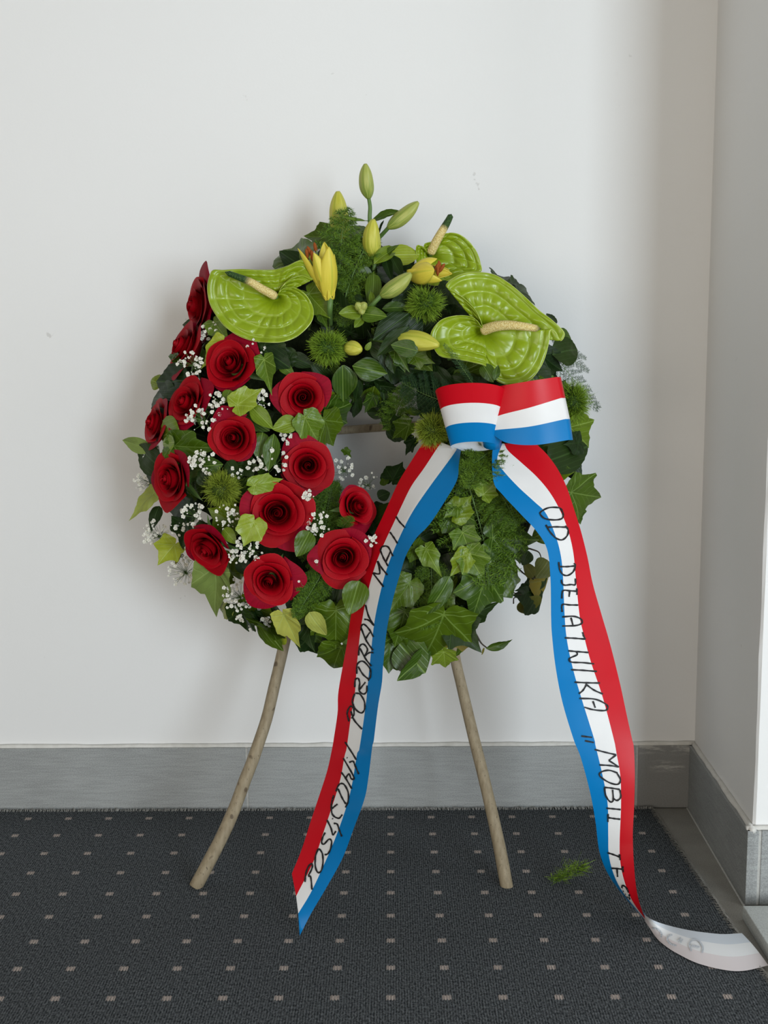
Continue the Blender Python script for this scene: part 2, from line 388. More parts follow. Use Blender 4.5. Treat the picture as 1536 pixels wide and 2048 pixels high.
def put_leaf(kind, col, B, T, wd, nrm, root, var=None):
    B = Vector(B); T = Vector(T); y = T-B; L = y.length
    if L < 1e-4: return
    y /= L; n = Vector(nrm); n = n-y*n.dot(y)
    if n.length < 1e-3: n = Vector((0, -1, 0)) - y*(-y.y)
    n.normalize(); x = y.cross(n)
    M = Matrix.Translation(B) @ Matrix((x, y, n)).transposed().to_4x4() @ Matrix.Diagonal((L*wd, L, L, 1))
    me = LEAF[kind, random.randrange(5) if var is None else var]
    o = bpy.data.objects.new(NAME[kind], me); C.objects.link(o)
    o.material_slots[0].link = 'OBJECT'; o.material_slots[0].material = LM[col, 'ivy' if kind in OUT else 'lance']
    o.parent = root; o.matrix_basis = Matrix.Translation(-Vector(root.location)) @ M
    return o

# ---------------------------------------------------------------- wreath body
def ringY(z): return 1.375+.27*z
def plane(px, py):
    Y = 1.53
    for _ in range(6): Y = ringY(at(px, py, Y).z)
    return at(px, py, Y)
RC = plane(747, 893); R0, RT, TF = .168, .118, .078
def surfY(px, py, th=TF):
    P = plane(px, py); d = math.hypot(P.x-RC.x, P.z-RC.z); h = th*math.sqrt(max(0, 1-((d-R0)/RT)**2)); return P.y-h
def sp(px, py, fwd=0.0): return at(px, py, surfY(px, py)-fwd)
def snorm(px, py):
    P = plane(px, py); v = Vector((P.x-RC.x, 0, P.z-RC.z)); d = v.length; v /= max(d, 1e-4); u = max(-1, min(1, (d-R0)/RT))
    return (v*u*.8+Vector((0, -1, .12))*math.sqrt(max(.05, 1-u*u))).normalized()
wreath = thing('ivy_wreath', 'large round wreath of ivy and dark leaves hung on the wooden stand', 'wreath', (RC.x, RC.y, RC.z))
V = []; nu, nv = 96, 20
for i in range(nu):
    a = 2*PI*i/nu
    for j in range(nv):
        b = 2*PI*j/nv; k = 1+.10*noise.noise((math.cos(a)*6, math.sin(a)*6, b))
        r = R0+.066*math.cos(b)*k; x = RC.x+r*math.cos(a); z = RC.z+r*math.sin(a)
        V.append((x, ringY(z)-.046*math.sin(b)*k+.01, z))
Fq = [(i*nv+j, ((i+1) % nu)*nv+j, ((i+1) % nu)*nv+(j+1) % nv, i*nv+(j+1) % nv) for i in range(nu) for j in range(nv)]
mb = MB(); mb.add(V, Fq); mb.obj('ring_base', M_CORE, wreath)

Z = {'A': (380, 300, 3.072), 'B': (780, 400, 3.339), 'C': (220, 540, 3.339), 'D': (220, 880, 3.339), 'E': (600, 780, 3.339), 'F': (860, 740, 3.84),
     'T1': (560, 1000, 4.097), 'T2': (560, 1440, 4.654), 'T3': (1020, 980, 4.097), 'T4': (1140, 1440, 3.725), 'G': (640, 560, 5.12), 'H': (480, 960, 5.12), 'K': (860, 880, 5.689)}
def zp(z, x, y): a, b, s = Z[z]; return (a+x/s, b+y/s)
# zone, base x y, tip x y, width factor, kind, colour, forward lift, tip lift
LV = """
A 940 700 1010 480 .9 broad d -.035 .0
A 1040 720 1100 520 .8 broad d -.035 .0
A 880 760 820 600 .9 ivy d -.03 .0
A 990 780 1050 640 .9 ivy d -.03 .0
A 1200 700 1150 540 .8 broad d -.03 .0
A 960 640 930 520 .9 broad m -.03 .0
A 885 540 692 515 1.0 broad m .0 .0
A 680 680 515 590 .85 broad m .0 -.01
A 1060 530 990 448 1.3 ovate m .0 .0
A 1130 700 1275 580 .45 lance b .02 .0
A 1240 650 1415 630 1.1 ovate y .01 .0
A 1225 640 1310 770 .4 lance d .01 .0
A 1190 640 1240 790 .3 lance d .01 .0
A 730 885 855 1025 1.0 broad b .012 .0
A 800 1000 850 1105 .8 arrow m .005 .0
A 1050 1000 918 1000 .9 ovate b .03 .01
A 1055 1005 1205 1020 .85 ovate b .03 .01
A 1060 1030 1010 1090 .9 ovate b .026 .0
A 1130 760 1120 975 .55 ovate m .012 .0
A 1345 1005 1125 1165 .62 lance d .03 .0
A 1345 1085 1148 1262 .42 lance d .036 .0
A 1240 960 1350 880 .7 ovate d .012 .0
A 1180 975 1350 960 .5 lance m .014 .0
A 1400 1235 1235 1195 .9 ovate m .045 .0
A 1080 1230 1113 1180 .8 ovate b .03 .0
A 1000 1330 1212 1370 .75 lance m .02 .0
A 945 1320 965 1535 .75 lance m .02 .0
A 1010 1340 1010 1560 .5 lance d .01 .0
A 1180 1250 1230 1430 .5 lance d .01 .0
A 1100 1190 1250 1300 .6 lance d .008 .0
A 548 1310 640 1385 .8 ovate b .01 .0
A 450 1240 620 1340 1.1 broad d .01 .0
A 150 1060 235 1175 1.0 arrow b .02 .0
A 60 1045 130 1160 .9 ivy d .0 .0
A 740 1300 900 1480 .4 lance d .0 .0
A 600 1260 760 1330 .6 lance d .0 .0
A 920 1280 760 1200 .5 lance d .0 .0
C 750 480 600 650 1.0 arrow y .02 .0
C 560 745 265 735 .62 lance d .012 -.02
C 440 870 245 845 1.0 ovate d .006 -.02
C 345 760 268 735 1.2 ovate b .0 -.02
C 850 900 1018 790 .8 broad y .038 .0
C 800 800 765 880 1.2 ovate b .03 .0
C 935 900 1085 1060 .55 lance b .03 .0
C 1245 1010 1088 1060 1.0 ovate b .026 .0
C 1300 985 1400 1150 1.0 broad b .030 .0
C 1430 1000 1510 1190 .9 broad m .02 .0
C 1400 930 1560 1080 .9 broad b .01 .0
C 1095 1095 1058 1335 .5 lance m .028 .0
C 1020 1085 985 1250 1.0 ovate m .015 .0
C 900 970 1060 1070 .9 ovate m .008 .0
C 465 1060 298 1120 1.0 ovate b .026 .0
C 430 1150 345 1160 .9 ovate y .03 .0
C 430 1175 690 1190 .66 broad m .022 .0
C 300 1205 70 1135 .42 lance p .0 -.02
C 350 1320 160 1185 .9 ovate d .004 -.02
C 370 1350 190 1300 1.0 ovate d .0 -.02
C 1030 600 1075 830 .85 arrow b .022 .0
C 1010 520 1200 650 .8 lance d .015 .0
C 1200 590 1010 560 .7 broad d .0 .0
C 620 1310 745 1300 1.2 ovate m .026 .0
C 640 1420 650 1290 1.0 broad d .01 .0
C 965 1440 1160 1395 .62 broad y .034 .0
C 780 1280 850 1370 1.1 ovate d .016 .0
C 900 1290 960 1400 1.0 broad d .0 .0
C 610 340 690 420 1.0 broad d .0 .0
C 430 570 480 640 .6 arrow m .03 .0
D 960 550 888 715 1.05 broad y .036 .0
D 760 590 835 690 .9 ovate b .02 .0
D 700 850 700 1205 .85 arrow p .0 -.025
D 820 1105 722 1175 .6 ovate p -.01 -.02
D 290 360 105 535 .75 arrow p -.015 -.02
D 430 700 312 835 1.3 ivy y -.01 .0
D 470 760 435 830 .8 ovate o -.01 .0
D 500 560 480 745 .9 ivy d .004 .0
D 330 440 262 605 .8 ovate d -.02 .0
D 520 420 360 480 .9 broad d .0 .0
D 1335 610 1250 775 1.0 ovate m .032 .0
D 880 1140 905 1310 1.0 broad d -.012 .0
D 970 1160 1010 1260 1.0 broad d -.02 .0
D 1160 1165 1270 1412 .85 arrow p .012 .0
D 1330 1150 1438 1315 .95 ovate p .020 .0
D 1170 1300 1075 1320 1.6 ovate y -.015 .0
D 1310 1320 1380 1440 1.1 broad d -.03 .0
D 850 800 950 900 1.0 ovate d -.01 .0
D 1060 1020 960 1130 .9 ovate m -.02 .0
E 395 1275 330 1498 1.05 ovate m .02 .01
E 240 1470 240 1765 1.0 broad m .002 .0
E 270 1720 215 1880 .9 broad m -.01 .0
E 90 1640 110 1775 1.2 broad d -.03 .0
E 300 1200 240 1420 .8 ovate d -.005 .0
E 200 1330 150 1420 1.1 broad d -.01 .0
E 600 250 730 200 1.0 broad d .0 .0
E 730 230 600 330 .9 ivy m .0 .0
E 620 600 680 470 1.25 broad d .004 .0
E 520 720 600 680 1.4 ovate d .0 .0
E 560 640 570 570 .8 ovate m .0 .0
E 760 330 700 440 .8 ivy d -.01 .0
E 490 40 430 165 .7 arrow m .0 .0
E 560 60 600 180 .9 ovate d .0 .0
E 380 20 360 190 .4 lance d .0 .0
E 230 20 260 100 1.0 lance m .0 .0
E 300 400 345 450 .9 ivy m .0 .0
E 760 1050 850 1140 1.4 ivy m .0 .0
E 840 1060 945 1245 1.0 arrow b .010 .0
E 1120 1090 1240 1290 1.0 ivy b .012 .0
E 1110 1100 1010 1250 .8 broad b .012 .0
E 1000 1245 860 1505 .62 ovate m .022 .0
E 960 1500 830 1838 1.15 ivy m .012 .0
E 1240 1235 1145 1565 1.05 ivy m .004 .0
E 1360 1260 1130 1330 .9 broad m .0 .0
E 700 1480 630 1730 1.2 ivy m -.005 .0
E 730 1290 600 1485 .9 broad m .0 .0
E 640 1640 565 1855 .9 arrow m -.015 .0
E 800 1620 720 1765 1.0 ivy o -.02 .0
E 815 1745 565 1875 .42 lance m -.02 .0
E 960 1750 975 1875 1.15 ivy y -.02 .0
E 1110 1650 970 1730 1.0 ivy o -.01 .0
E 1170 1590 1040 1795 .32 lance m -.012 .0
E 1240 1725 1424 1680 .40 lance m -.02 .0
E 1230 1720 1215 1770 .4 lance o -.02 .0
E 1225 700 1328 590 1.1 ivy y .02 .0
E 1050 780 960 855 1.1 ivy b .012 .0
E 1030 830 1150 700 1.0 broad b .010 .0
E 700 1060 640 1240 .9 broad d -.01 .0
F 1085 940 1350 990 1.0 ivy m -.01 -.01
F 1120 1080 1175 1195 1.0 ivy m -.02 .0
F 900 700 1268 575 .78 ovate d .012 .0
F 1140 560 1040 570 1.0 broad d .01 .0
F 1090 730 1110 870 1.0 broad d -.01 .0
F 1075 440 1262 612 1.0 ivy b .0 .0
F 1180 330 1200 470 .9 ovate b .0 .0
F 480 1290 845 1308 1.05 ivy m .002 .0
F 640 1290 700 1500 .8 broad m -.02 .0
F 640 1150 745 1260 1.0 ivy d -.01 .0
F 180 1080 250 1330 1.0 broad m .002 .0
F 250 1250 330 1460 1.1 ivy b .008 .0
F 430 1440 220 1560 1.0 ivy b .006 .0
F 560 1570 420 1830 1.1 ivy m -.004 .0
F 520 1500 590 1730 1.0 broad m -.012 .0
F 905 1460 820 1600 1.7 ovate o -.05 .0
F 910 1600 790 1650 1.6 ovate o -.05 .0
F 795 1590 735 1485 .8 ovate o -.045 .0
F 760 1390 710 1500 1.3 ovate d -.04 .0
F 830 1690 660 1740 1.2 broad d -.05 .0
F 740 1660 650 1700 .8 ivy d -.05 .0
F 760 1740 770 1885 1.8 ovate o -.05 .0
F 640 1710 575 1695 .9 lance d -.05 .0
B 760 545 716 462 .9 broad d .0 -.02
B 850 620 925 572 1.3 ivy d .0 -.02
B 1100 830 1050 748 .7 ovate d .0 -.02
B 1110 900 1215 930 1.5 ovate m .0 -.01
B 1090 1030 1278 985 1.0 ovate d .012 .0
B 1100 900 1160 890 1.0 ovate d .01 .0
B 695 1205 725 1100 .5 lance m .065 .0
B 620 1100 690 1210 1.0 ovate m .03 .0
B 410 595 350 720 1.0 broad d .01 .0
B 540 700 400 650 1.0 broad d .0 .0
B 560 760 430 700 .9 broad d .0 .0
B 210 790 30 950 .8 lance d .018 .0
B 130 760 0 960 .42 lance d .02 .0
B 60 1010 100 1155 .8 broad m .012 .0
B 160 1040 300 1090 .9 ivy m .0 .0
B 960 1150 1120 1230 .8 broad d .0 .0
B 1010 1040 1180 1140 .8 broad d .0 .0
B 960 1200 980 1330 1.0 broad m .0 .0
B 180 560 60 640 .6 lance d .012 .0
G 330 880 690 960 .62 lance m .026 .0
G 230 870 240 1260 .62 lance m .024 .0
G 400 1020 370 1240 .5 lance d .018 .0
G 360 1240 360 1440 .28 lance d .005 .0
G 700 760 760 960 .6 lance d .012 .0
G 770 720 920 950 .8 arrow m .016 .0
G 560 1080 480 1360 .55 lance m .0 .0
G 650 1120 590 1390 .8 ovate d -.005 .0
G 480 1350 690 1380 .7 lance d -.01 .0
G 560 1010 710 1000 .4 lance d .0 .0
G 200 1270 320 1200 .8 ovate d .0 .0
G 880 1330 1060 1370 .35 lance m .0 .0
G 60 1340 310 1490 .9 broad m .012 .0
G 360 160 440 210 .8 ovate d .02 .0
G 540 250 520 110 .5 lance b .02 .0
G 1270 140 1340 330 .9 broad d .0 .0
"""
for ln in LV.strip().splitlines():
    z, bx, by, tx, ty, wd, kind, col, lf, tl = ln.split()
    b = zp(z, float(bx), float(by)); t_ = zp(z, float(tx), float(ty)); lf = float(lf)+.010; tl = float(tl)
    n = snorm(*(np.array(b)*.5+np.array(t_)*.5)); n = (n*.5+Vector((random.uniform(-.25, .25), -1, random.uniform(-.05, .35)))*.6)
    B = sp(*b, lf); T = sp(*t_, lf+.004+tl)
    if abs(T.y-B.y) > .05: T = at(*t_, B.y+math.copysign(.05, T.y-B.y))
    put_leaf(kind, col, B, T, float(wd)*(.88 if kind in OUT else .72 if kind == 'ovate' else .92), n, wreath)
# under-layer of leaves filling the ring
HEADS = [(404, 612, 50), (372, 700, 46), (463, 730, 56), (606, 795, 50), (376, 808, 46), (320, 850, 38), (468, 876, 50), (348, 958, 54), (616, 930, 50), (555, 1025, 62),
         (712, 1014, 44), (420, 1094, 52), (540, 1160, 52), (687, 1114, 54), (520, 610, 95), (1000, 650, 95), (851, 607, 32), (655, 695, 32), (866, 861, 30), (1144, 805, 34), (444, 978, 32)]
def in_head(p_): q = proj(p_); return any((q[0]-a)**2+(q[1]-b)**2 < (r+8)**2 for a, b, r in HEADS)
nfill = dict(ivy=0, lance=0); tries = 0
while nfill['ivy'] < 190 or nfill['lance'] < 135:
    tries += 1
    if tries > 6000: break
    a = random.uniform(0, 2*PI); top = math.sin(a) > .25
    k = 'lance' if (random.random() < (.62 if top else .25)) else 'ivy'
    if nfill[k] >= (190 if k == 'ivy' else 135): k = 'ivy' if k == 'lance' else 'lance'
    d = R0+random.uniform(-.085, .098)*(.8 if math.cos(a) > .4 and math.sin(a) < -.2 else 1); x, z = RC.x+d*math.cos(a), RC.z+d*math.sin(a)
    u = (d-R0)/RT; Y = ringY(z)-TF*math.sqrt(max(0, 1-u*u))*random.uniform(.45, .9)
    P = Vector((x, Y, z)); o_ = Vector((math.cos(a), 0, math.sin(a)))
    dr = (o_*random.uniform(-.2, 1.0)*(1 if u > -.3 else .3)+Vector((random.uniform(-1, 1), random.uniform(-.5, .1), random.uniform(-1.1, .7)))).normalized()
    L = random.uniform(.036, .058) if k == 'ivy' else random.uniform(.045, .075)
    T = P+dr*L; q = proj(T)
    dd = math.hypot(T.x-RC.x, T.z-RC.z)
    if dd < .062+.02*random.random() or dd > R0+.122: continue
    if T.y > YW-.02: continue
    if in_head(P) or in_head(T) or in_head((P+T)/2):
        P.y += .045; T.y += .05
    n = (o_*u*.9+Vector((random.uniform(-.4, .4), -1, random.uniform(-.1, .5)))).normalized()
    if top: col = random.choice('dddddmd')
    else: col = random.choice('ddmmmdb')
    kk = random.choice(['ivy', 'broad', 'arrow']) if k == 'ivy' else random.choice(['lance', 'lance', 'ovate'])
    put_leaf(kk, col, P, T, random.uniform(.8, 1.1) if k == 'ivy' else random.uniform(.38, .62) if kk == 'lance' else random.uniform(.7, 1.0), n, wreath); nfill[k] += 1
# ivy vines that hang free at the lower right, and small stalks
def vine(zone, pts, lf, r, m=M_TWIG):
    mb = MB(); P = [sp(*zp(zone, *q), lf) for q in pts]
    Y = [p.y for p in P]; P = cr([tuple(p) for p in P], 4*len(P)); tube(mb, P, [r*(1-.5*i/len(P)) for i in range(len(P))], 7); return mb.obj('vine', m, wreath)
vine('K', [(900, 1300), (980, 1430), (1080, 1530), (1180, 1570), (1240, 1560)], -.045, .0013)
vine('K', [(1100, 1230), (1160, 1245), (1240, 1280), (1270, 1360)], -.045, .0013)
vine('K', [(820, 1400), (830, 1560), (860, 1690), (960, 1740), (1040, 1760)], -.045, .0012)
vine('K', [(950, 1860), (955, 1800), (1000, 1790)], -.05, .0010)
vine('E', [(1130, 1560), (1180, 1640), (1210, 1690), (1245, 1720)], -.015, .0016)
vine('E', [(940, 1700), (965, 1745), (975, 1780)], -.02, .0013)
vine('E', [(740, 1380), (790, 1450), (830, 1560), (850, 1640)], -.01, .0012)
vine('G', [(560, 1090), (620, 1170), (700, 1210), (760, 1190)], -.01, .0013)
vine('D', [(800, 1120), (870, 1150), (960, 1080)], -.01, .0011)
vine('D', [(1165, 1310), (1150, 1290), (1120, 1280)], -.01, .0010, M_STEM)

# ---------------------------------------------------------------- stand of round wooden sticks
M_WOOD, t = mat('bare_debarked_branch', (.25, .20, .13), .6, .3); p = t.pos()
x, y, z = t.sep(p); v = t.vec(t.m('MULTIPLY', x, 220), t.m('MULTIPLY', y, 220), t.m('MULTIPLY', z, 35)); g = t.noise(1, 4, v)
sp_ = t.ramp(t.noise(1, 2, t.vec(t.m('MULTIPLY', x, 480), t.m('MULTIPLY', y, 480), t.m('MULTIPLY', z, 150))), .66, .72)
kn = t.ramp(t.noise(55, 1, p), .70, .76)
cw = t.mix(g, rgba((.17, .13, .075)), rgba((.42, .35, .24))); cw = t.mix(t.m('MULTIPLY', sp_, .7), cw, rgba((.07, .05, .03)))
t.base(t.mix(t.m('MULTIPLY', kn, .7), cw, rgba((.06, .035, .02)))); t.bump(g, .5, .0015)
M_CUT, t = mat('cut_wood_end', (.42, .33, .22), .7, .2); t.base(t.mix(t.noise(300, 3, t.pos()), rgba((.3, .23, .15)), rgba((.5, .42, .3))))
foot = on_floor(703, 1770)
stand = thing('wooden_stand', 'easel stand of two round bare wooden sticks with a crossbar, behind the wreath', 'stand', (foot.x, foot.y, 0))
def stick(pts, r0, r1, y0, k, name):
    P = []
    for (a, b) in pts:
        Y = y0
        for _ in range(8): Y = y0+k*at(a, b, Y).z
        P.append(tuple(at(a, b, Y)))
    P = [Vector(p) for p in cr(P, 34)]
    dd = (P[0]-P[1]).normalized()
    tb = MB(); seg = 16; n = len(P)
    R = [(r0+(r1-r0)*i/n)*(1+.045*noise.noise((i*.5, r0*1000, pts[0][0]*.1))) for i in range(n)]
    P = [P[0]+Vector((0, 0, 0))]+P; R = [R[0]*.86]+R; P[0] = P[1]+dd*.0008
    tube(tb, P, R, seg, 0, False); 
    tb.F.append(tuple(range(seg))[::-1]); tb.m.append(1); tb.F.append(tuple(len(P)*seg-seg+k_ for k_ in range(seg))); tb.m.append(1)
    return tb.obj(name, [M_WOOD, M_CUT], stand)
stick([(391, 1774), (415, 1729), (444, 1673), (469, 1617), (490, 1560), (502, 1530), (516, 1490), (534, 1435), (548, 1375), (568, 1290), (598, 1150), (628, 1000), (648, 850)], .0090, .0072, 1.425, .36, 'leg')
stick([(1014, 1776), (1000, 1700), (985, 1630), (965, 1545), (945, 1465), (925, 1380), (907, 1300), (888, 1180), (872, 1000), (866, 850)], .0086, .0066, 1.425, .36, 'leg')
stick([(610, 866), (690, 860), (790, 853), (880, 848)], .0058, .0062, 1.43, .36, 'crossbar')

# ---------------------------------------------------------------- red roses
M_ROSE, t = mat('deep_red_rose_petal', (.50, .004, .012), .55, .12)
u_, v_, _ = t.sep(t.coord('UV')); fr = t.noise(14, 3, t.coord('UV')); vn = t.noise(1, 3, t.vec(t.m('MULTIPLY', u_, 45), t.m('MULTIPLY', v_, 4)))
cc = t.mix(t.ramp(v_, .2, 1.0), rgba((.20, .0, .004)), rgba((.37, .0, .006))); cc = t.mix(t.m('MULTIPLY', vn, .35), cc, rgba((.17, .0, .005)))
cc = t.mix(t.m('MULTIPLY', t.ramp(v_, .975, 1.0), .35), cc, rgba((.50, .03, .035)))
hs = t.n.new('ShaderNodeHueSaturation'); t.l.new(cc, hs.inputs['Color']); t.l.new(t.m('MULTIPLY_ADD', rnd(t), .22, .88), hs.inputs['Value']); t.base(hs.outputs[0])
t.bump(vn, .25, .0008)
M_ROSEB, tb_ = mat('crimson_outer_rose_petal', (.40, .002, .022), .6, .12)
u_, v_, _ = tb_.sep(tb_.coord('UV')); vn = tb_.noise(1, 3, tb_.vec(tb_.m('MULTIPLY', u_, 30), tb_.m('MULTIPLY', v_, 3)))
tb_.base(tb_.mix(vn, rgba((.18, .0, .008)), rgba((.34, .001, .022)))); tb_.bump(vn, .25, .0008)
def petal_mesh(i, N, rg, elong):
    t_ = i/(N-1); nu, nv = (17, 12)
    phi = i*2.39996+rg.uniform(-.25, .25)
    rho = .06+.60*t_**1.25; h = .84-.26*t_**1.4+rg.uniform(-.025, .025); wd = 2.3*(1-t_)**1.1+.92; ecc = rg.uniform(-.05, .05); ph2 = rg.uniform(0, 6)
    curl = max(0, t_-.18)*1.25*rg.uniform(.65, 1.35); pt = max(0, t_-.40)*rg.uniform(.3, 1.2); inw = max(0, .50-t_)*.9
    lift = rg.uniform(-.03, .05)*t_
    V = []; uv = []
    for b in range(nv+1):
        v = b/nv
        for a in range(nu+1):
            u = -1+2*a/nu
            pr = rho*(.30+.70*math.sin(min(1, v/.72)*PI/2)**.8)
            vv = max(0, (v-.55)/.45)
            pr *= 1-inw*vv**1.5
            r = pr+curl*.34*vv**1.6*(.72+.28*math.cos(u*PI*.5))+.040*u*(1-.5*t_)*v+.05*t_*u*u*v+.02*lift
            top = 1-.22*t_*abs(u)**2.6-.05*abs(u)**4
            z = h*(v**.85)*top-curl*.17*vv**2.4*(1-.3*abs(u))+lift*v
            r += pt*.42*vv**2*max(0, 1-abs(u)*1.3)**1.3
            r += .014*math.sin(5*u+phi)*v*t_+.022*math.sin(3.2*u+ph2)*vv*(.3+t_)+ecc*v*(1-abs(t_-.5)); z += .016*math.sin(6.3*u+phi*3)*vv*t_
            an = phi+u*wd*(.55+.45*math.sin(min(1, v*1.25)*PI/2))
            V.append((r*math.cos(an), r*math.sin(an)*elong, z)); uv.append((u*.5+.5, v))
    Fc = [(b*(nu+1)+a, b*(nu+1)+a+1, (b+1)*(nu+1)+a+1, (b+1)*(nu+1)+a) for b in range(nv) for a in range(nu)]
    me = bpy.data.meshes.new('rose_petal'); me.from_pydata(V, [], Fc); me.polygons.foreach_set('use_smooth', [True]*len(Fc))
    ul = me.uv_layers.new(name='UVMap'); vi = np.empty(len(me.loops), dtype=np.int32); me.loops.foreach_get('vertex_index', vi)
    ul.data.foreach_set('uv', np.asarray(uv, dtype=np.float32)[vi].ravel())
    me.materials.append(M_ROSEB if t_ > .90 else M_ROSE)
    return me
NP = 17
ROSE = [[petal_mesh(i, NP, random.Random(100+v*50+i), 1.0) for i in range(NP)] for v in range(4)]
def sepal_mesh():
    V = []; n = 8
    for j in range(n+1):
        v = j/n; w_ = .13*math.sin(PI*min(1, v*.9+.1))**.8*(1-v)**.3
        V += [(-w_, v*.75, -.02-.28*v*v), (0, v*.75, -.0-.28*v*v), (w_, v*.75, -.02-.28*v*v)]
    Fc = [(j*3+k, j*3+k+1, j*3+4+k, j*3+3+k) for j in range(n) for k in range(2)]
    me = bpy.data.meshes.new('sepal'); me.from_pydata(V, [], Fc); me.materials.append(M_STEM); return me
SEP = sepal_mesh()
cal = MB(); n_ = 10
tube(cal, [(0, 0, .10), (0, 0, .02), (0, 0, -.10), (0, 0, -.22), (0, 0, -.30), (0, 0, -.95)], [.28, .26, .20, .14, .07, .06], 10)
co = cal.obj('rose_calyx', M_STEM); CAL = co.data; bpy.data.objects.remove(co)
ROSES = [  # px, py, radius px, facing (image x, image up), squash, label
 (404, 612, 62, (-2.0, .15), 'side-on red rose at the top of the cluster, half hidden by the left anthurium'),
 (374, 698, 62, (-1.7, .95), 'crimson red rose turned outwards on the left edge, second from the top'),
 (463, 730, 60, (-.30, .45), 'large red rose just under the left green anthurium, facing the viewer'),
 (606, 795, 54, (.08, .05), 'round red rose beside the dark green centre, nearest the yellow lily buds'),
 (376, 808, 52, (-.85, .50), 'red rose turned up and left, in front of the small half hidden edge rose'),
 (318, 848, 54, (-1.8, .5), 'small side-on red rose on the far left edge, partly hidden by its neighbour'),
 (468, 876, 53, (-.12, .08), 'red rose with a tight spiral in the middle of the left side'),
 (348, 958, 60, (-1.0, .10), 'tall red rose turned left, beside the fuzzy green ball'),
 (616, 930, 54, (.10, .0), 'red rose on the left rim of the hole, above the widest rose'),
 (555, 1025, 69, (.04, .12), 'widest and brightest red rose, in the lower middle of the cluster'),
 (712, 1014, 46, (.7, .35), 'small darker red rose under the hole, beside the left ribbon tail'),
 (420, 1094, 56, (-.6, -.5), 'dark red rose turned down and left, above the big pale ivy leaf'),
 (540, 1160, 56, (-.05, -.10), 'lowest red rose, above the left leg of the stand'),
 (687, 1114, 58, (-.02, .05), 'open red rose touching the left ribbon tail'),
]
def frame(n, spin):
    n = Vector(n).normalized(); x = Vector((0, 0, 1)).cross(n)
    if x.length < .05: x = Vector((1, 0, 0))
    x.normalize(); y = n.cross(x)
    return Matrix((x, y, n)).transposed().to_4x4() @ Matrix.Rotation(spin, 4, 'Z')
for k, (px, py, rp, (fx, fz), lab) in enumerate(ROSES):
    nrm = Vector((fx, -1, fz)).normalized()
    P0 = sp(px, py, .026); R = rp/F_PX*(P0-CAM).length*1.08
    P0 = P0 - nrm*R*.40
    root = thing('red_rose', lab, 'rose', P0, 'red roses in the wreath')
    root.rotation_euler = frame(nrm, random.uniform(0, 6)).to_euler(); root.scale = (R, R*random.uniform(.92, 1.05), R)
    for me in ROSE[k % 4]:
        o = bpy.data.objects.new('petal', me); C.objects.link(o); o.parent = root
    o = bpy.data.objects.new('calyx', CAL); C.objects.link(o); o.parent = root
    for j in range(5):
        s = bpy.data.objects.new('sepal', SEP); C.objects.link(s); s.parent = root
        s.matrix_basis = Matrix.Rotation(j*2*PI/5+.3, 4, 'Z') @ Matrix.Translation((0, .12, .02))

# ---------------------------------------------------------------- anthuriums
M_ANTH, t = mat('lime_green_anthurium_spathe', (.31, .50, .025), .27, .45)
u_, v_, _ = t.sep(t.coord('UV')); nn = t.noise(40, 3, t.pos())
at_ = t.n.new('ShaderNodeAttribute'); at_.attribute_name = 'vein'
cc = t.mix(nn, rgba((.19, .28, .005)), rgba((.27, .37, .010)))
cc = t.mix(t.m('MULTIPLY', at_.outputs['Fac'], .45), cc, rgba((.42, .55, .09)))
cc = t.mix(t.ramp(v_, .985, 1.0), cc, rgba((.60, .70, .20))); t.base(cc)
M_SPAD, t = mat('yellow_spadix_with_green_tip', (.6, .45, .15), .6, .3); u_, v_, _ = t.sep(t.coord('UV'))
at_ = t.n.new('ShaderNodeAttribute'); at_.attribute_name = 'tip'
vo = t.n.new('ShaderNodeTexVoronoi'); vo.inputs['Scale'].default_value = 620; t.l.new(t.pos(), vo.inputs['Vector'])
cy = t.mix(t.ramp(vo.outputs['Distance'], .2, .7), rgba((.80, .69, .33)), rgba((.62, .47, .17)))
t.base(t.mix(at_.outputs['Fac'], cy, t.mix(t.ramp(vo.outputs['Distance'], .2, .7), rgba((.05, .11, .02)), rgba((.015, .045, .01))))); t.bump(vo.outputs['Distance'], .6, .0012)
def attr(o, name, vals):
    a = o.data.attributes.new(name, 'FLOAT', 'POINT'); a.data.foreach_set('value', np.asarray(vals, dtype=np.float32))
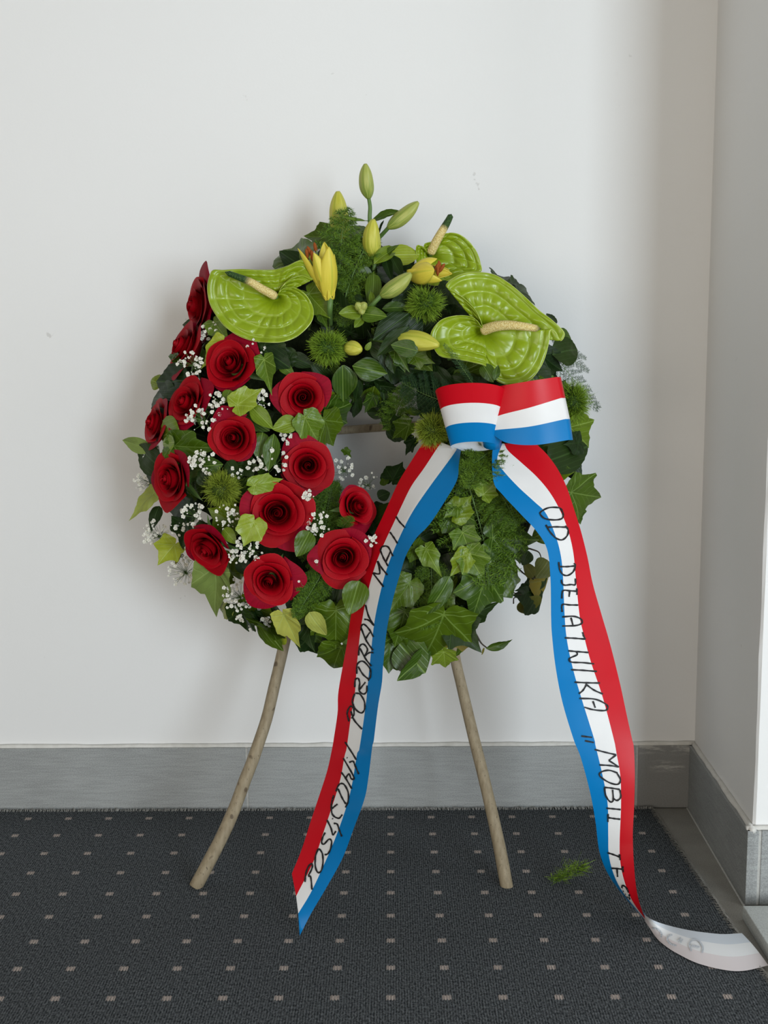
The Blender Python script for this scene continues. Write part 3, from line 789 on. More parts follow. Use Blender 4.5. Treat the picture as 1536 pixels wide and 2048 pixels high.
def anthurium(label, zone, base, outline, sp_pts, sp_r, tipf, Y0, gx, gy, tipang, cup):
    """spathe surface from its stalk point; gx, gy = depth slope per pixel; tipang = direction of the tip"""
    b = np.array(zp(zone, *base)); O = [np.array(zp(zone, *q)) for q in outline]
    O = cr([tuple(q) for q in O+[O[0]]], 181)[:-1]; n = len(O); rings = 40
    ang = [math.atan2(-(q[1]-b[1]), q[0]-b[0]) for q in O]; rad = [np.linalg.norm(q-b) for q in O]
    root = thing('green_anthurium', label, 'flower', at(b[0], b[1], Y0), 'green anthuriums at the top of the wreath')
    V = []; vein = []; uv = []; px2m = Y0/F_PX
    mb = MB()
    for j in range(rings+1):
        tt = j/rings
        for i in range(n):
            q = b+(O[i]-b)*tt; r = rad[i]*tt
            da0 = (ang[i]-tipang+PI) % (2*PI)-PI; nz1 = noise.noise((math.cos(ang[i])*2.2+b[0], math.sin(ang[i])*2.2, tt*2.0)); da = da0+.16*nz1*min(1, tt*2)                     # 0 at the tip
            # main curved veins follow the margin, cross veins run out between them
            fade = min(1, tt*3); c1_ = .44+.05*math.cos(da0)+.03*nz1; c2_ = .69+.03*math.cos(da0)+.03*nz1; c3_ = .90
            v1 = sum(math.exp(-((tt-c)/.022)**2)*k_ for c, k_ in ((c1_, .8), (c2_, 1), (c3_, .8)))
            nrad = 21; phs = da*nrad/2+1.6*tt; v2 = math.exp(-(math.sin(phs)/.16)**2)*(1 if tt > .34 else .25)*min(1, abs(da)*3)
            mid = math.exp(-(abs(math.sin(da))*r/6)**2)*(1 if math.cos(da) > 0 else 0)*(1-tt*.5)
            ve = min(1, max(v1*.8*min(1, abs(da)*2), v2*.65, mid)*fade)
            puff = 0
            for lo, hi in ((.10, c1_), (c1_, c2_), (c2_, c3_), (c3_, 1.001)):
                if lo <= tt < hi: puff = math.sin(PI*(tt-lo)/(hi-lo))**.6*((.30+.70*abs(math.sin(phs))**.7) if lo > .3 else (.85+.15*abs(math.sin(phs))))*(1 if lo > .3 else .55)*(1.0 if hi < .99 else .45)*(1+.5*nz1)
            hgt = puff*(.0042 if abs(da) < 2.6 else .0018)-ve*.0006
            bowl = cup*(tt**2.2)-.014*math.exp(-(tt/.18)**2)
            wav = .0035*math.sin(3*da+1.0)*tt*tt+.002*math.sin(7*da)*tt**3
            Y = Y0+gx*(q[0]-b[0])+gy*(q[1]-b[1])-hgt-bowl-wav
            V.append(at(q[0], q[1], Y)); vein.append(ve); uv.append((i/n, tt))
    Fc = [(j*n+i, j*n+(i+1) % n, (j+1)*n+(i+1) % n, (j+1)*n+i) for j in range(1, rings) for i in range(n)]
    Fc += [(0*n+i, n+(i+1) % n, n+i) if False else (n+i, 0, n+(i+1) % n) for i in range(n)]
    mb.add(V, Fc, 0, uv); o = mb.obj('spathe', M_ANTH, root, uv=True); attr(o, 'vein', vein)
    so = o.modifiers.new('thick', 'SOLIDIFY'); so.thickness = .0011; so.offset = 0
    P = []; m = len(sp_pts)
    for (x, y, f) in sp_pts:
        q = zp(zone, x, y); P.append(tuple(at(q[0], q[1], Y0+gx*(q[0]-b[0])+gy*(q[1]-b[1])-f)))
    P = cr(P, 30); R = [sp_r*(1-.42*(i/29)**1.6)*(1 if i < 28 else .55 if i == 28 else .15) for i in range(30)]; R[0] *= .8
    mb = MB(); tube(mb, P, R, 16); o = mb.obj('spadix', M_SPAD, root)
    attr(o, 'tip', [min(1, max(0, (i/30-tipf)/.10)) for i in range(30) for _ in range(16)])
    mb = MB(); p0 = Vector(P[0]); q = Vector(RC); tgt = Vector((p0.x*.6+RC.x*.4, p0.y+.09, p0.z-.05))
    tube(mb, cr([tuple(p0+Vector((0, .002, 0))), tuple(p0+Vector((0, .04, -.005))), tuple(tgt)], 10), .0028, 8); mb.obj('stem', M_STEM, root)
    return root
def fY(zone, x, y, f): q = zp(zone, x, y); return surfY(*q)-f
anthurium('glossy lime green anthurium at the upper left, above the roses', 'A', (532, 905),
  [(548, 872), (580, 848), (640, 845), (700, 878), (745, 940), (760, 1010), (735, 1075), (660, 1145), (570, 1180), (470, 1183), (380, 1172), (290, 1138), (210, 1080), (150, 1000), (117, 930), (106, 850), (115, 790), (138, 740), (200, 738), (300, 733), (420, 737), (520, 735), (600, 712), (680, 676), (735, 700), (765, 790), (700, 768), (620, 790), (568, 838)],
  [(528, 900, .004), (440, 852, .016), (380, 815, .022), (300, 782, .028), (215, 750, .030)], .0056, .52, fY('A', 532, 905, .042), -.00002, -.00012, math.radians(155), .010)
anthurium('largest lime green anthurium, above the bow on the right', 'B', (620, 878),
  [(604, 838), (570, 795), (510, 773), (430, 773), (350, 795), (300, 840), (270, 900), (282, 965), (330, 1040), (430, 1062), (540, 1082), (640, 1112), (680, 1170), (705, 1200), (740, 1222), (800, 1236), (880, 1226), (950, 1190), (1010, 1110), (1045, 1020), (1065, 930), (1075, 866), (1110, 885), (1140, 942), (1165, 885), (1080, 800), (1000, 740), (900, 645), (800, 560), (700, 500), (600, 482), (500, 490), (425, 520), (373, 572), (430, 610), (500, 660), (560, 720), (600, 790), (618, 850)],
  [(618, 872, .004), (700, 845, .016), (800, 836, .024), (900, 846, .027), (1008, 862, .026)], .0068, .86, fY('B', 620, 878, .042), .00002, -.00008, math.radians(-8), .010)
anthurium('lime green anthurium at the top right, behind the opening yellow lily', 'B', (262, 372),
  [(235, 330), (230, 295), (285, 275), (335, 245), (370, 225), (420, 219), (480, 237), (540, 290), (580, 350), (604, 420), (610, 475), (560, 480), (480, 500), (400, 540), (320, 572), (250, 560), (200, 500), (178, 420), (176, 310), (215, 310)],
  [(268, 358, .004), (310, 275, .012), (350, 205, .016), (385, 145, .014), (410, 95, .010)], .0062, .50, fY('B', 262, 372, .004), .00004, -.00006, math.radians(20), .012)

# ---------------------------------------------------------------- lilies
M_BUD, t = mat('yellow_green_lily_bud', (.40, .42, .05), .42, .4)
x, y, z = t.sep(t.coord('Object')); r_ = t.n.new('ShaderNodeAttribute'); r_.attribute_name = 'seam'
g = t.noise(60, 2, t.pos())
def lily_mat(name, c0, c1, seam):
    M, t = mat(name, c0, .42, .4, sss=.0); s_ = t.n.new('ShaderNodeAttribute'); s_.attribute_name = 'seam'; u_, v_, _ = t.sep(t.coord('UV'))
    st = t.noise(1, 2, t.vec(t.m('MULTIPLY', u_, 60), t.m('MULTIPLY', v_, 3)))
    cc = t.mix(t.ramp(v_, .0, .75), rgba(seam), rgba(c0)); cc = t.mix(t.ramp(st, .35, .7), cc, rgba(c1))
    t.base(t.mix(t.m('MULTIPLY', s_.outputs['Fac'], .65), cc, rgba(seam))); t.bump(st, .2, .0008); return M
M_BUDG = lily_mat('green_lily_bud', (.33, .38, .075), (.42, .44, .11), (.14, .24, .03))
M_BUDY = lily_mat('yellow_lily_bud', (.50, .48, .045), (.60, .58, .10), (.30, .36, .03))
M_PET, t = mat('yellow_lily_petal', (.72, .56, .03), .45, .4); u_, v_, _ = t.sep(t.coord('UV'))
st = t.noise(1, 3, t.vec(t.m('MULTIPLY', u_, 40), t.m('MULTIPLY', v_, 3))); cc = t.mix(st, rgba((.58, .50, .03)), rgba((.80, .66, .09)))
cc = t.mix(t.m('MULTIPLY', t.ramp(t.m('ABSOLUTE', t.m('SUBTRACT', u_, .5)), .07, .0), .5), cc, rgba((.34, .42, .03))); t.base(cc); t.bump(st, .25, .001)
M_ANTHER, t = mat('rusty_lily_anther', (.30, .07, .015), .85, .1); t.base(t.mix(t.noise(900, 2, t.pos()), rgba((.18, .03, .008)), rgba((.42, .13, .03))))
def axis_frame(B, T):
    y = (T-B).normalized(); x = y.cross(Vector((0, -1, 0))).normalized() if abs(y.y) < .95 else Vector((1, 0, 0)); return x, y.cross(x).normalized()*-1, y
def bud(B, T, wm, m, root, bend=0.0, name='bud', seams=3):
    n, sg = 26, 36; L = (T-B).length; x, nn, y = axis_frame(B, T); V = []; S = []; uv = []
    for i in range(n+1):
        v = i/n; r = wm*.5*(math.sin(PI*min(1, v*.94+.03)**.88)**.68); r = max(r, wm*.03)
        r *= 1+.03*math.sin(v*9)
        c_ = B+y*(L*v)+x*(bend*L*math.sin(PI*v))
        for k in range(sg):
            an = 2*PI*k/sg+.4; s_ = math.exp(-((math.sin(an*seams/2))/.22)**2)
            rr = r*(1-.13*s_*min(1, v*6)*min(1, (1-v)*6+.4)+.05*math.cos(seams*2*an)*(1 if v > .1 else .2))
            V.append(c_+(x*math.cos(an)+nn*math.sin(an))*rr); S.append(s_); uv.append((k/sg, v))
    Fc = [(i*sg+k, i*sg+(k+1) % sg, (i+1)*sg+(k+1) % sg, (i+1)*sg+k) for i in range(n) for k in range(sg)]+[tuple(range(sg))[::-1], tuple(n*sg+k for k in range(sg))]
    mb = MB(); mb.add(V, Fc, 0, uv); o = mb.obj(name, m, root, uv=True); attr(o, 'seam', S); return o
def stemline(pts, r0, r1, root, name='stem'):
    mb = MB(); P = cr([tuple(p) for p in pts], 5*len(pts)); n = len(P); tube(mb, P, [r0+(r1-r0)*i/n for i in range(n)], 9); return mb.obj(name, M_STEM, root)
def W3(zone, x, y, f): q = zp(zone, x, y); return sp(q[0], q[1], f)
def WY(zone, x, y, Y): q = zp(zone, x, y); return at(q[0], q[1], Y)
pxm = lambda w_, Y: w_*Y/F_PX
# tall stem with three buds
Yl = 1.545
root = thing('lily_spray', 'tall lily stem with three green buds standing up at the top of the wreath', 'lily', WY('A', 1130, 760, Yl))
stemline([WY('A', 1120, 860, Yl+.01), WY('A', 1135, 740, Yl), WY('A', 1130, 640, Yl), WY('A', 1112, 520, Yl+.004), WY('A', 1104, 420, Yl+.006), WY('A', 1106, 350, Yl+.004), WY('A', 1097, 292, Yl)], .0036, .0024, root)
bud(WY('A', 1098, 300, Yl), WY('A', 1077, 84, Yl-.012), pxm(29, Yl), M_BUDG, root, -.02)
bud(WY('A', 1216, 480, Yl-.01), WY('A', 1404, 320, Yl-.02), pxm(29, Yl), M_BUDG, root, .03)
stemline([WY('A', 1140, 560, Yl+.004), WY('A', 1180, 520, Yl), WY('A', 1222, 474, Yl-.01)], .0028, .0026, root)
bud(WY('A', 1138, 680, Yl-.012), WY('A', 1125, 425, Yl-.028), pxm(36, Yl), M_BUDY, root, -.06)
stemline([WY('A', 1120, 800, Yl), WY('A', 1130, 740, Yl-.01), WY('A', 1138, 670, Yl-.012)], .0032, .0032, root)
put_leaf('lance', 'b', WY('A', 1104, 440, Yl+.002), WY('A', 910, 402, Yl-.03), .12, (0.1, -.5, 1), root)
put_leaf('lance', 'm', WY('A', 1116, 440, Yl+.002), WY('A', 1280, 362, Yl-.02), .30, (-.3, -1, .5), root)
put_leaf('lance', 'd', WY('A', 1160, 530, Yl+.006), WY('A', 1185, 425, Yl+.01), .16, (-.6, -1, .2), root)
put_leaf('lance', 'm', WY('A', 1130, 720, Yl-.008), WY('A', 1270, 575, Yl-.03), .34, (-.5, -1, .5), root)
def one_bud(label, zone, b, t_, wpx, m, fb, ft, bend=0, stem=None):
    B = W3(zone, *b, fb); T = zp(zone, *t_); T = at(T[0], T[1], B.y-ft)
    root = thing('lily_bud', label, 'lily bud', B, 'single lily buds among the leaves')
    bud(B, T, pxm(wpx, B.y), m, root, bend)
    d = (B-T).normalized()
    stemline(stem or [B-d*-.004, B+d*.022+Vector((0, .008, 0)), B+d*.035+Vector((0, .05, 0))], .0030, .0026, root); return root
one_bud('yellow green lily bud standing upright above the ivy leaf, upper left of the tall stem', 'A', (945, 560), (908, 253), 39, M_BUDY, -.01, .012, -.03)
B2 = W3('A', 1172, 895, .045)
one_bud('slanting green lily bud below the opening lily, pointing up to the right', 'A', (1172, 900), (1360, 760), 33, M_BUDG, .045, .010, .04,
        [W3('A', 1176, 893, .046), W3('A', 1130, 940, .040), W3('A', 1085, 985, .03)])
one_bud('plump yellow lily bud lying sideways with its tip on the largest anthurium', 'G', (740, 630), (1218, 665), 42, M_BUDY, .030, .030, -.04)
one_bud('short yellow green lily bud facing the viewer, right of the left fuzzy ball', 'G', (262, 690), (425, 712), 30, M_BUDY, .040, .018, .0)
# cluster of three tiny buds
B3 = W3('G', 425, 330, .045); root = thing('lily_bud_cluster', 'tiny cluster of three unopened buds on a pair of bright leaves', 'lily bud', B3)
for (a, b, c_, d_, wpx) in ((425, 300, 372, 238, 17), (425, 300, 462, 235, 18), (418, 262, 434, 350, 16)):
    P = W3('G', a, b, .047); Q = zp('G', c_, d_); bud(P, at(Q[0], Q[1], P.y-.010), pxm(wpx, P.y), M_BUDG, root)
stemline([W3('G', 425, 310, .045), W3('G', 420, 370, .03), W3('G', 410, 420, .0)], .0020, .0020, root)
def petal(B, T, side, wm, open_, m, root, bulge, curl=0.0):
    """one lily petal from B to T bulging to 'side'"""
    L = (T-B).length; y = (T-B).normalized(); s_ = (side-y*side.dot(y)).normalized(); x = y.cross(s_)
    nl, nw = 20, 10; V = []; uv = []
    for j in range(nl+1):
        v = j/nl; hw = wm*.5*max(.03, math.sin(PI*min(1, .10+v*.90))**.75); off = bulge*L*math.sin(PI*min(1, v*.85))**.9+curl*L*max(0, v-.7)**2*6
        for i in range(nw+1):
            u = -1+2*i/nw
            V.append(B+y*(L*v)+s_*(off-hw*.65*u*u+.06*hw*math.exp(-(u/.2)**2))+x*(hw*u*(1-.18*u*u))); uv.append((i/nw, v))
    Fc = [(j*(nw+1)+i, j*(nw+1)+i+1, (j+1)*(nw+1)+i+1, (j+1)*(nw+1)+i) for j in range(nl) for i in range(nw)]
    mb = MB(); mb.add(V, Fc, 0, uv); o = mb.obj('petal', m, root, uv=True); so = o.modifiers.new('thick', 'SOLIDIFY'); so.thickness = .0010; so.offset = -1; return o
def bloom(label, B, tips, anth, root_name='lily_bloom'):
    root = thing(root_name, label, 'lily', B, 'yellow lilies just opening')
    for (T, side, w_, bl, cu) in tips: petal(B, T, Vector(side), w_, 0, M_PET, root, bl, cu)
    for A in anth:
        mb = MB(); tube(mb, cr([tuple(B), tuple(B.lerp(A, .6)), tuple(A)], 8), .0009, 6); f = mb.obj('filament', M_STEM, root)
        mb = MB(); d = Vector((random.uniform(-.6, .6), -.3, random.uniform(.3, 1))).normalized()*.007
        tube(mb, [A-d, A-d*.5, A+d*.5, A+d], [.0008, .0022, .0022, .0008], 8); a = mb.obj('anther', M_ANTHER, root)
    d = (B-tips[0][0]).normalized(); stemline([B-d*.006, B+d*.012, B+d*.03+Vector((0, .03, 0))], .0042, .0032, root)
B = W3('A', 862, 925, .035); Yb = B.y-.010
bloom('yellow lily bloom half open, with rusty anthers, beside the upper left anthurium', B, [
  (WY('A', 875, 640, Yb+.012), (1, .2, 0), .030, .10, .0),
  (WY('A', 820, 560, Yb+.020), (.2, 1, .2), .030, .10, .0),
  (WY('A', 682, 592, Yb+.010), (-1, 0, .2), .026, .09, .04),
  (WY('A', 740, 640, Yb+.024), (-.4, 1, 0), .026, .10, .0),
  (WY('A', 765, 625, Yb-.010), (-.45, -1, 0), .028, .10, .0),
  (WY('A', 845, 590, Yb-.012), (.55, -1, 0), .033, .12, .0)],
  [WY('A', x_, y_, Yb+.004) for x_, y_ in ((735, 620), (770, 600), (750, 650), (720, 640))])
B = W3('B', 115, 500, .040); Yb = B.y-.012
bloom('opening yellow lily at the top right, lying sideways in front of the anthurium', B, [
  (WY('B', 320, 400, Yb+.006), (-.1, -.2, 1), .034, .20, -.10),
  (WY('B', 418, 492, Yb+.006), (0, .6, -.2), .024, .02, .0),
  (WY('B', 400, 470, Yb+.020), (0, 1, .2), .026, .05, .0),
  (WY('B', 350, 530, Yb-.004), (0, -.3, -1), .034, .14, -.05),
  (WY('B', 300, 470, Yb-.018), (0, -1, .1), .036, .12, -.06)],
  [WY('B', x_, y_, Yb-.002) for x_, y_ in ((330, 440), (318, 470), (345, 455), (310, 450))])

# ---------------------------------------------------------------- fuzzy green balls (thread-like bristles)
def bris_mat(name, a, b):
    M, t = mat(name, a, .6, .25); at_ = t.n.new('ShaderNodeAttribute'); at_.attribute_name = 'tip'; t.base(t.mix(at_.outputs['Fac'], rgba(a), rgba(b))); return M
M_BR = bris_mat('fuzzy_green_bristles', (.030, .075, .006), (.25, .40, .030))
M_BR2 = bris_mat('fuzzy_olive_bristles', (.040, .070, .006), (.30, .38, .035))
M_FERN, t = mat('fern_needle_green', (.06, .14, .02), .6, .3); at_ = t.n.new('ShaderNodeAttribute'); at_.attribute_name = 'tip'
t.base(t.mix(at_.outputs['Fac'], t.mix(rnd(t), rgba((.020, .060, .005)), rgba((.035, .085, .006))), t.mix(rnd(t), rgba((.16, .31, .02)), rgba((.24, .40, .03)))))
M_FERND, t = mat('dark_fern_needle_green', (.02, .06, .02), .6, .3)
def blades(mb, tips, P, d, L, wd, bendv, seg=3):
    d = d.normalized(); s = d.cross(Vector((random.gauss(0, 1), random.gauss(0, 1), random.gauss(0, 1)))).normalized()*wd
    V = []
    for i in range(seg+1):
        v = i/seg; c_ = P+d*(L*v)+bendv*(L*v*v); k = 1-.75*v; V += [c_-s*k, c_+s*k]; tips += [v, v]
    mb.add(V, [(2*i, 2*i+1, 2*i+3, 2*i+2) for i in range(seg)])
def fuzzy(label, px, py, rp, fwd, m, n=2300, sq=1.0):
    P = sp(px, py, fwd); R = rp/F_PX*P.y; root = thing('fuzzy_green_ball', label, 'flower', P, 'fuzzy green flower balls')
    mb = MB(); V = []; nu, nv = 20, 12
    for i in range(nu):
        for j in range(nv+1):
            a = 2*PI*i/nu; b = PI*j/nv; V.append(P+Vector((math.cos(a)*math.sin(b), math.sin(a)*math.sin(b), math.cos(b)*sq))*R*.62)
    mb.add(V, [(i*(nv+1)+j, i*(nv+1)+j+1, ((i+1) % nu)*(nv+1)+j+1, ((i+1) % nu)*(nv+1)+j) for i in range(nu) for j in range(nv)]); mb.obj('core', m, root)
    mb = MB(); tips = []; cl = [Vector((random.gauss(0, 1), random.gauss(0, 1), random.gauss(0, 1))).normalized() for _ in range(70)]
    for k in range(n):
        c_ = random.choice(cl); d = (c_+Vector((random.gauss(0, .22), random.gauss(0, .22), random.gauss(0, .22)))).normalized()
        if d.y > .5: continue
        ds = Vector((d.x, d.y, d.z*sq))
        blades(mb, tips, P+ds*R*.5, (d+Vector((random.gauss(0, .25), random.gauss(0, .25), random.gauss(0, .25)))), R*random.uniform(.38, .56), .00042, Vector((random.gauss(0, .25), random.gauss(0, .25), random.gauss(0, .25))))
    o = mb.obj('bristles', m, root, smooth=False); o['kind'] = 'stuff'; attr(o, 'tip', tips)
    stemline([P+Vector((0, R*.5, 0)), P+Vector((0, R+.02, -.01)), P+Vector((0, R+.05, -.02))], .0024, .0022, root)
fuzzy('fuzzy green ball under the opening lily, left of the largest anthurium', 851, 607, 37, .040, M_BR)
fuzzy('fuzzy green ball under the left anthurium, beside the short yellow bud', 655, 695, 36, .040, M_BR)
fuzzy('olive fuzzy ball left of the bow, over the top of the left ribbon tail', 866, 861, 35, .055, M_BR2)
fuzzy('fuzzy green ball at the right edge, just right of the bow', 1144, 805, 38, .020, M_BR, 2600, 1.35)
fuzzy('fuzzy olive ball amid the roses, right of the tall left rose', 444, 978, 36, .034, M_BR2)

# ---------------------------------------------------------------- asparagus fern sprays
def fern_mesh(seed, nb=26, needle=.05, wide=.30, m=None, fluff=.0):
    rg = random.Random(seed); mb = MB(); st = MB(); tp = []
    def S(v): return Vector((.10*math.sin(v*2+seed), v, .06*math.sin(v*3+seed)))
    tube(st, [S(i/12) for i in range(13)], [.008*(1-.8*i/12) for i in range(13)], 5)
    for b in range(nb):
        v = .06+.92*b/nb; c_ = S(v)
        for sd in (-1, 1):
            L = wide*math.sin(PI*min(1, v*.80+.22))**.8*rg.uniform(.75, 1.1)+.04; d = Vector((sd*1.0, .55+rg.uniform(-.15, .2), rg.uniform(-.25, .35)+fluff*rg.uniform(-1, 1))).normalized()
            tube(st, [c_, c_+d*L*.5, c_+d*L+Vector((0, .02, -.02))], [.003, .002, .001], 3, caps=False)
            m_ = max(4, int(L*52))
            for k in range(m_):
                f = .08+.92*k/m_; q = c_+d*(L*f)
                for s2 in (-1, 1):
                    Ln = needle*(1.1-.5*f)*rg.uniform(.7, 1.3)
                    nd = (d*.6+Vector((-d.y*s2, d.x*s2, rg.uniform(-.6, .6)))).normalized()
                    for w3 in range(5 if fluff else 3):
                        nd2 = (nd+Vector((rg.uniform(-.5, .5), rg.uniform(-.5, .5), rg.uniform(-.5, .5)))).normalized()
                        s = nd2.cross(Vector((rg.gauss(0, 1), rg.gauss(0, 1), 1))).normalized()*.0032
                        mb.add([q-s, q+s, q+nd2*Ln], [(0, 1, 2)]); g_ = rg.random()**1.5; tp.extend((g_*.5, g_*.5, min(1, g_+.25)))
    return mb, st, tp
FERN = []
for sd, kw in enumerate((dict(), dict(nb=22, wide=.36, needle=.06), dict(nb=30, wide=.24, needle=.055, fluff=.6), dict(nb=20, wide=.15, needle=.04))):
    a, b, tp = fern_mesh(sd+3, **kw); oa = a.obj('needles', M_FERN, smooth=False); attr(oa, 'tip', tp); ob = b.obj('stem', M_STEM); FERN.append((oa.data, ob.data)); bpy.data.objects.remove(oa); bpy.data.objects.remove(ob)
def fern(label, B, T, wd, var, dark=False, nrm=(0, -1, .2), gr='asparagus fern sprays in the wreath', name='asparagus_fern'):
    L = (T-B).length; y = (T-B)/L; n = Vector(nrm); n = (n-y*n.dot(y)).normalized(); x = y.cross(n)
    root = thing(name, label, 'fern', B, gr)
    for nm, me in zip(('needles', 'stem'), FERN[var]):
        o = bpy.data.objects.new(nm, me); C.objects.link(o); o.parent = root
        o.matrix_basis = Matrix((x, y, n)).transposed().to_4x4() @ Matrix.Diagonal((L*wd, L, L*wd, 1))
        if nm == 'needles':
            o['kind'] = 'stuff'
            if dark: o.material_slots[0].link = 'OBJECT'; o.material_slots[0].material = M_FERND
    return root
FR = [  # base px, tip px, lift, width, variant, dark, label
 ((700, 580), (676, 425), .020, 1.25, 2, 0, 'tuft of green fern at the top, in front of the upright yellow green bud'),
 ((712, 590), (730, 470), .026, 1.5, 2, 0, 'bushy bright fern tuft left of the yellow bud of the tall stem'),
 ((690, 545), (672, 650), .018, 1.1, 0, 0, 'thin fern hanging between the half open lily and the dark leaves'),
 ((955, 890), (950, 985), .060, 1.9, 2, 0, 'dense curly fern tuft directly below the bow'),
 ((975, 880), (925, 960), .055, 1.7, 2, 0, 'curly fern tuft overlapping the blue edge of the left tail below the bow'),
 ((935, 950), (948, 1180), .034, 1.35, 0, 0, 'broad fern spray hanging over the ivy between the ribbon tails'),
 ((960, 960), (1030, 1060), .040, 1.5, 1, 0, 'fern frond reaching right onto the blue edge of the right tail'),
 ((850, 1110), (850, 1260), .016, .9, 1, 0, 'loose fern over ivy, right of the left ribbon tail'),
 ((1090, 690), (1208, 812), .0, .75, 3, 1, 'dark feathery fern sticking out at the right edge above the fuzzy ball'),
 ((1110, 690), (1182, 738), .0, .8, 3, 1, 'short dark fern tip at the right edge over the wall'),
 ((1100, 680), (1175, 712), .0, .7, 3, 1, 'topmost dark fern tip at the right edge'),
 ((930, 800), (800, 760), .012, 1.0, 1, 1, 'dark fern spray in the shade left of the bow'),
 ((950, 770), (880, 690), .060, .55, 3, 1, 'thin dark fern lying over the lower edge of the largest anthurium'),
 ((800, 870), (805, 760), .010, 1.1, 2, 0, 'green fern at the upper right rim of the hole'),
 ((650, 740), (700, 800), .014, .9, 1, 0, 'fern between the round rose and the fuzzy ball'),
 ((645, 1110), (600, 1240), .024, 1.1, 2, 0, 'bright fern tuft between the lowest rose and the touching rose'),
 ((660, 1080), (672, 960), .018, .9, 1, 0, 'fern under the hole between the widest rose and the small dark rose'),
 ((690, 1060), (700, 1030), .040, 2.2, 2, 0, 'brownish green fern tip laid on the small dark rose'),
 ((600, 1050), (660, 1180), .006, .8, 0, 0, 'fern behind the widest rose, above the oval leaf'),
 ((500, 1000), (470, 950), .020, 1.4, 1, 0, 'small fern tuft right of the fuzzy olive ball'),
]
for (b, t_, lf, wd, var, dk, lab) in FR:
    B = sp(b[0], b[1], lf*.6); T = sp(t_[0], t_[1], lf)
    if abs(T.y-B.y) > .06: T = at(t_[0], t_[1], B.y+math.copysign(.05, T.y-B.y))
    fern(lab, B, T, wd, var, dk)
B = on_floor(1140, 1752, .006)
root = thing('fallen_fern_sprig', 'small green fern tuft fallen on the carpet, between stand leg and right ribbon tail', 'fern', B)
mb = MB(); tips = []; st = MB()
E0, E1 = on_floor(1106, 1763, .007), on_floor(1168, 1738, .022)
tube(st, [E0, B+Vector((0, 0, .006)), E1], [.0006, .0006, .0003], 5); st.obj('stem', M_STEM, root)
for k in range(420):
    f = random.random(); P = E0.lerp(E1, f)+Vector((random.gauss(0, .004), random.gauss(0, .007)*(1-abs(f-.5)), abs(random.gauss(0, .004))))*(1.2-abs(f-.5))
    d = Vector((random.gauss(.5, .7), random.gauss(0, .8), abs(random.gauss(.1, .5)))).normalized(); P.z = max(P.z, .0048)
    blades(mb, tips, P, d, random.uniform(.006, .014), .00045, Vector((random.gauss(0, .3), random.gauss(0, .3), -.05)))
V_ = [(x_, y_, max(z_, .0045)) for x_, y_, z_ in mb.V]; mb.V = V_
o = mb.obj('needles', M_BR, root, smooth=False); o['kind'] = 'stuff'; attr(o, 'tip', tips)

# ---------------------------------------------------------------- baby's breath
M_WHITE, t = mat('tiny_white_blossom', (.80, .79, .72), .7, .2); t.base(t.mix(t.noise(600, 2, t.pos()), rgba((.62, .60, .50)), rgba((.88, .87, .82))))
def floret(mb, P, r):
    n = 7; m_ = random.randint(5, 7)
    for k in range(m_):
        a = 2*PI*k/m_+random.uniform(-.2, .2); e = random.uniform(.1, .9)
        d = Vector((math.cos(a)*math.cos(e), -math.sin(e), math.sin(a)*math.cos(e))); s = d.cross(Vector((0, -1, .1))).normalized()
        up = d.cross(s)
        q = P+d*r; V = [P, P+d*r*.6-s*r*.5, q-s*r*.25+up*r*.2, q+s*r*.3-up*r*.15, P+d*r*.6+s*r*.5]; mb.add(V, [(0, 1, 2), (0, 2, 3), (0, 3, 4)])
    V = [P+Vector((x_, y_, z_))*r*.55 for x_, y_, z_ in ((1,0,0),(-1,0,0),(0,1,0),(0,-1.4,0),(0,0,1),(0,0,-1))]
    mb.add(V, [(0,4,3),(4,1,3),(1,5,3),(5,0,3),(4,0,2),(1,4,2),(5,1,2),(0,5,2)])
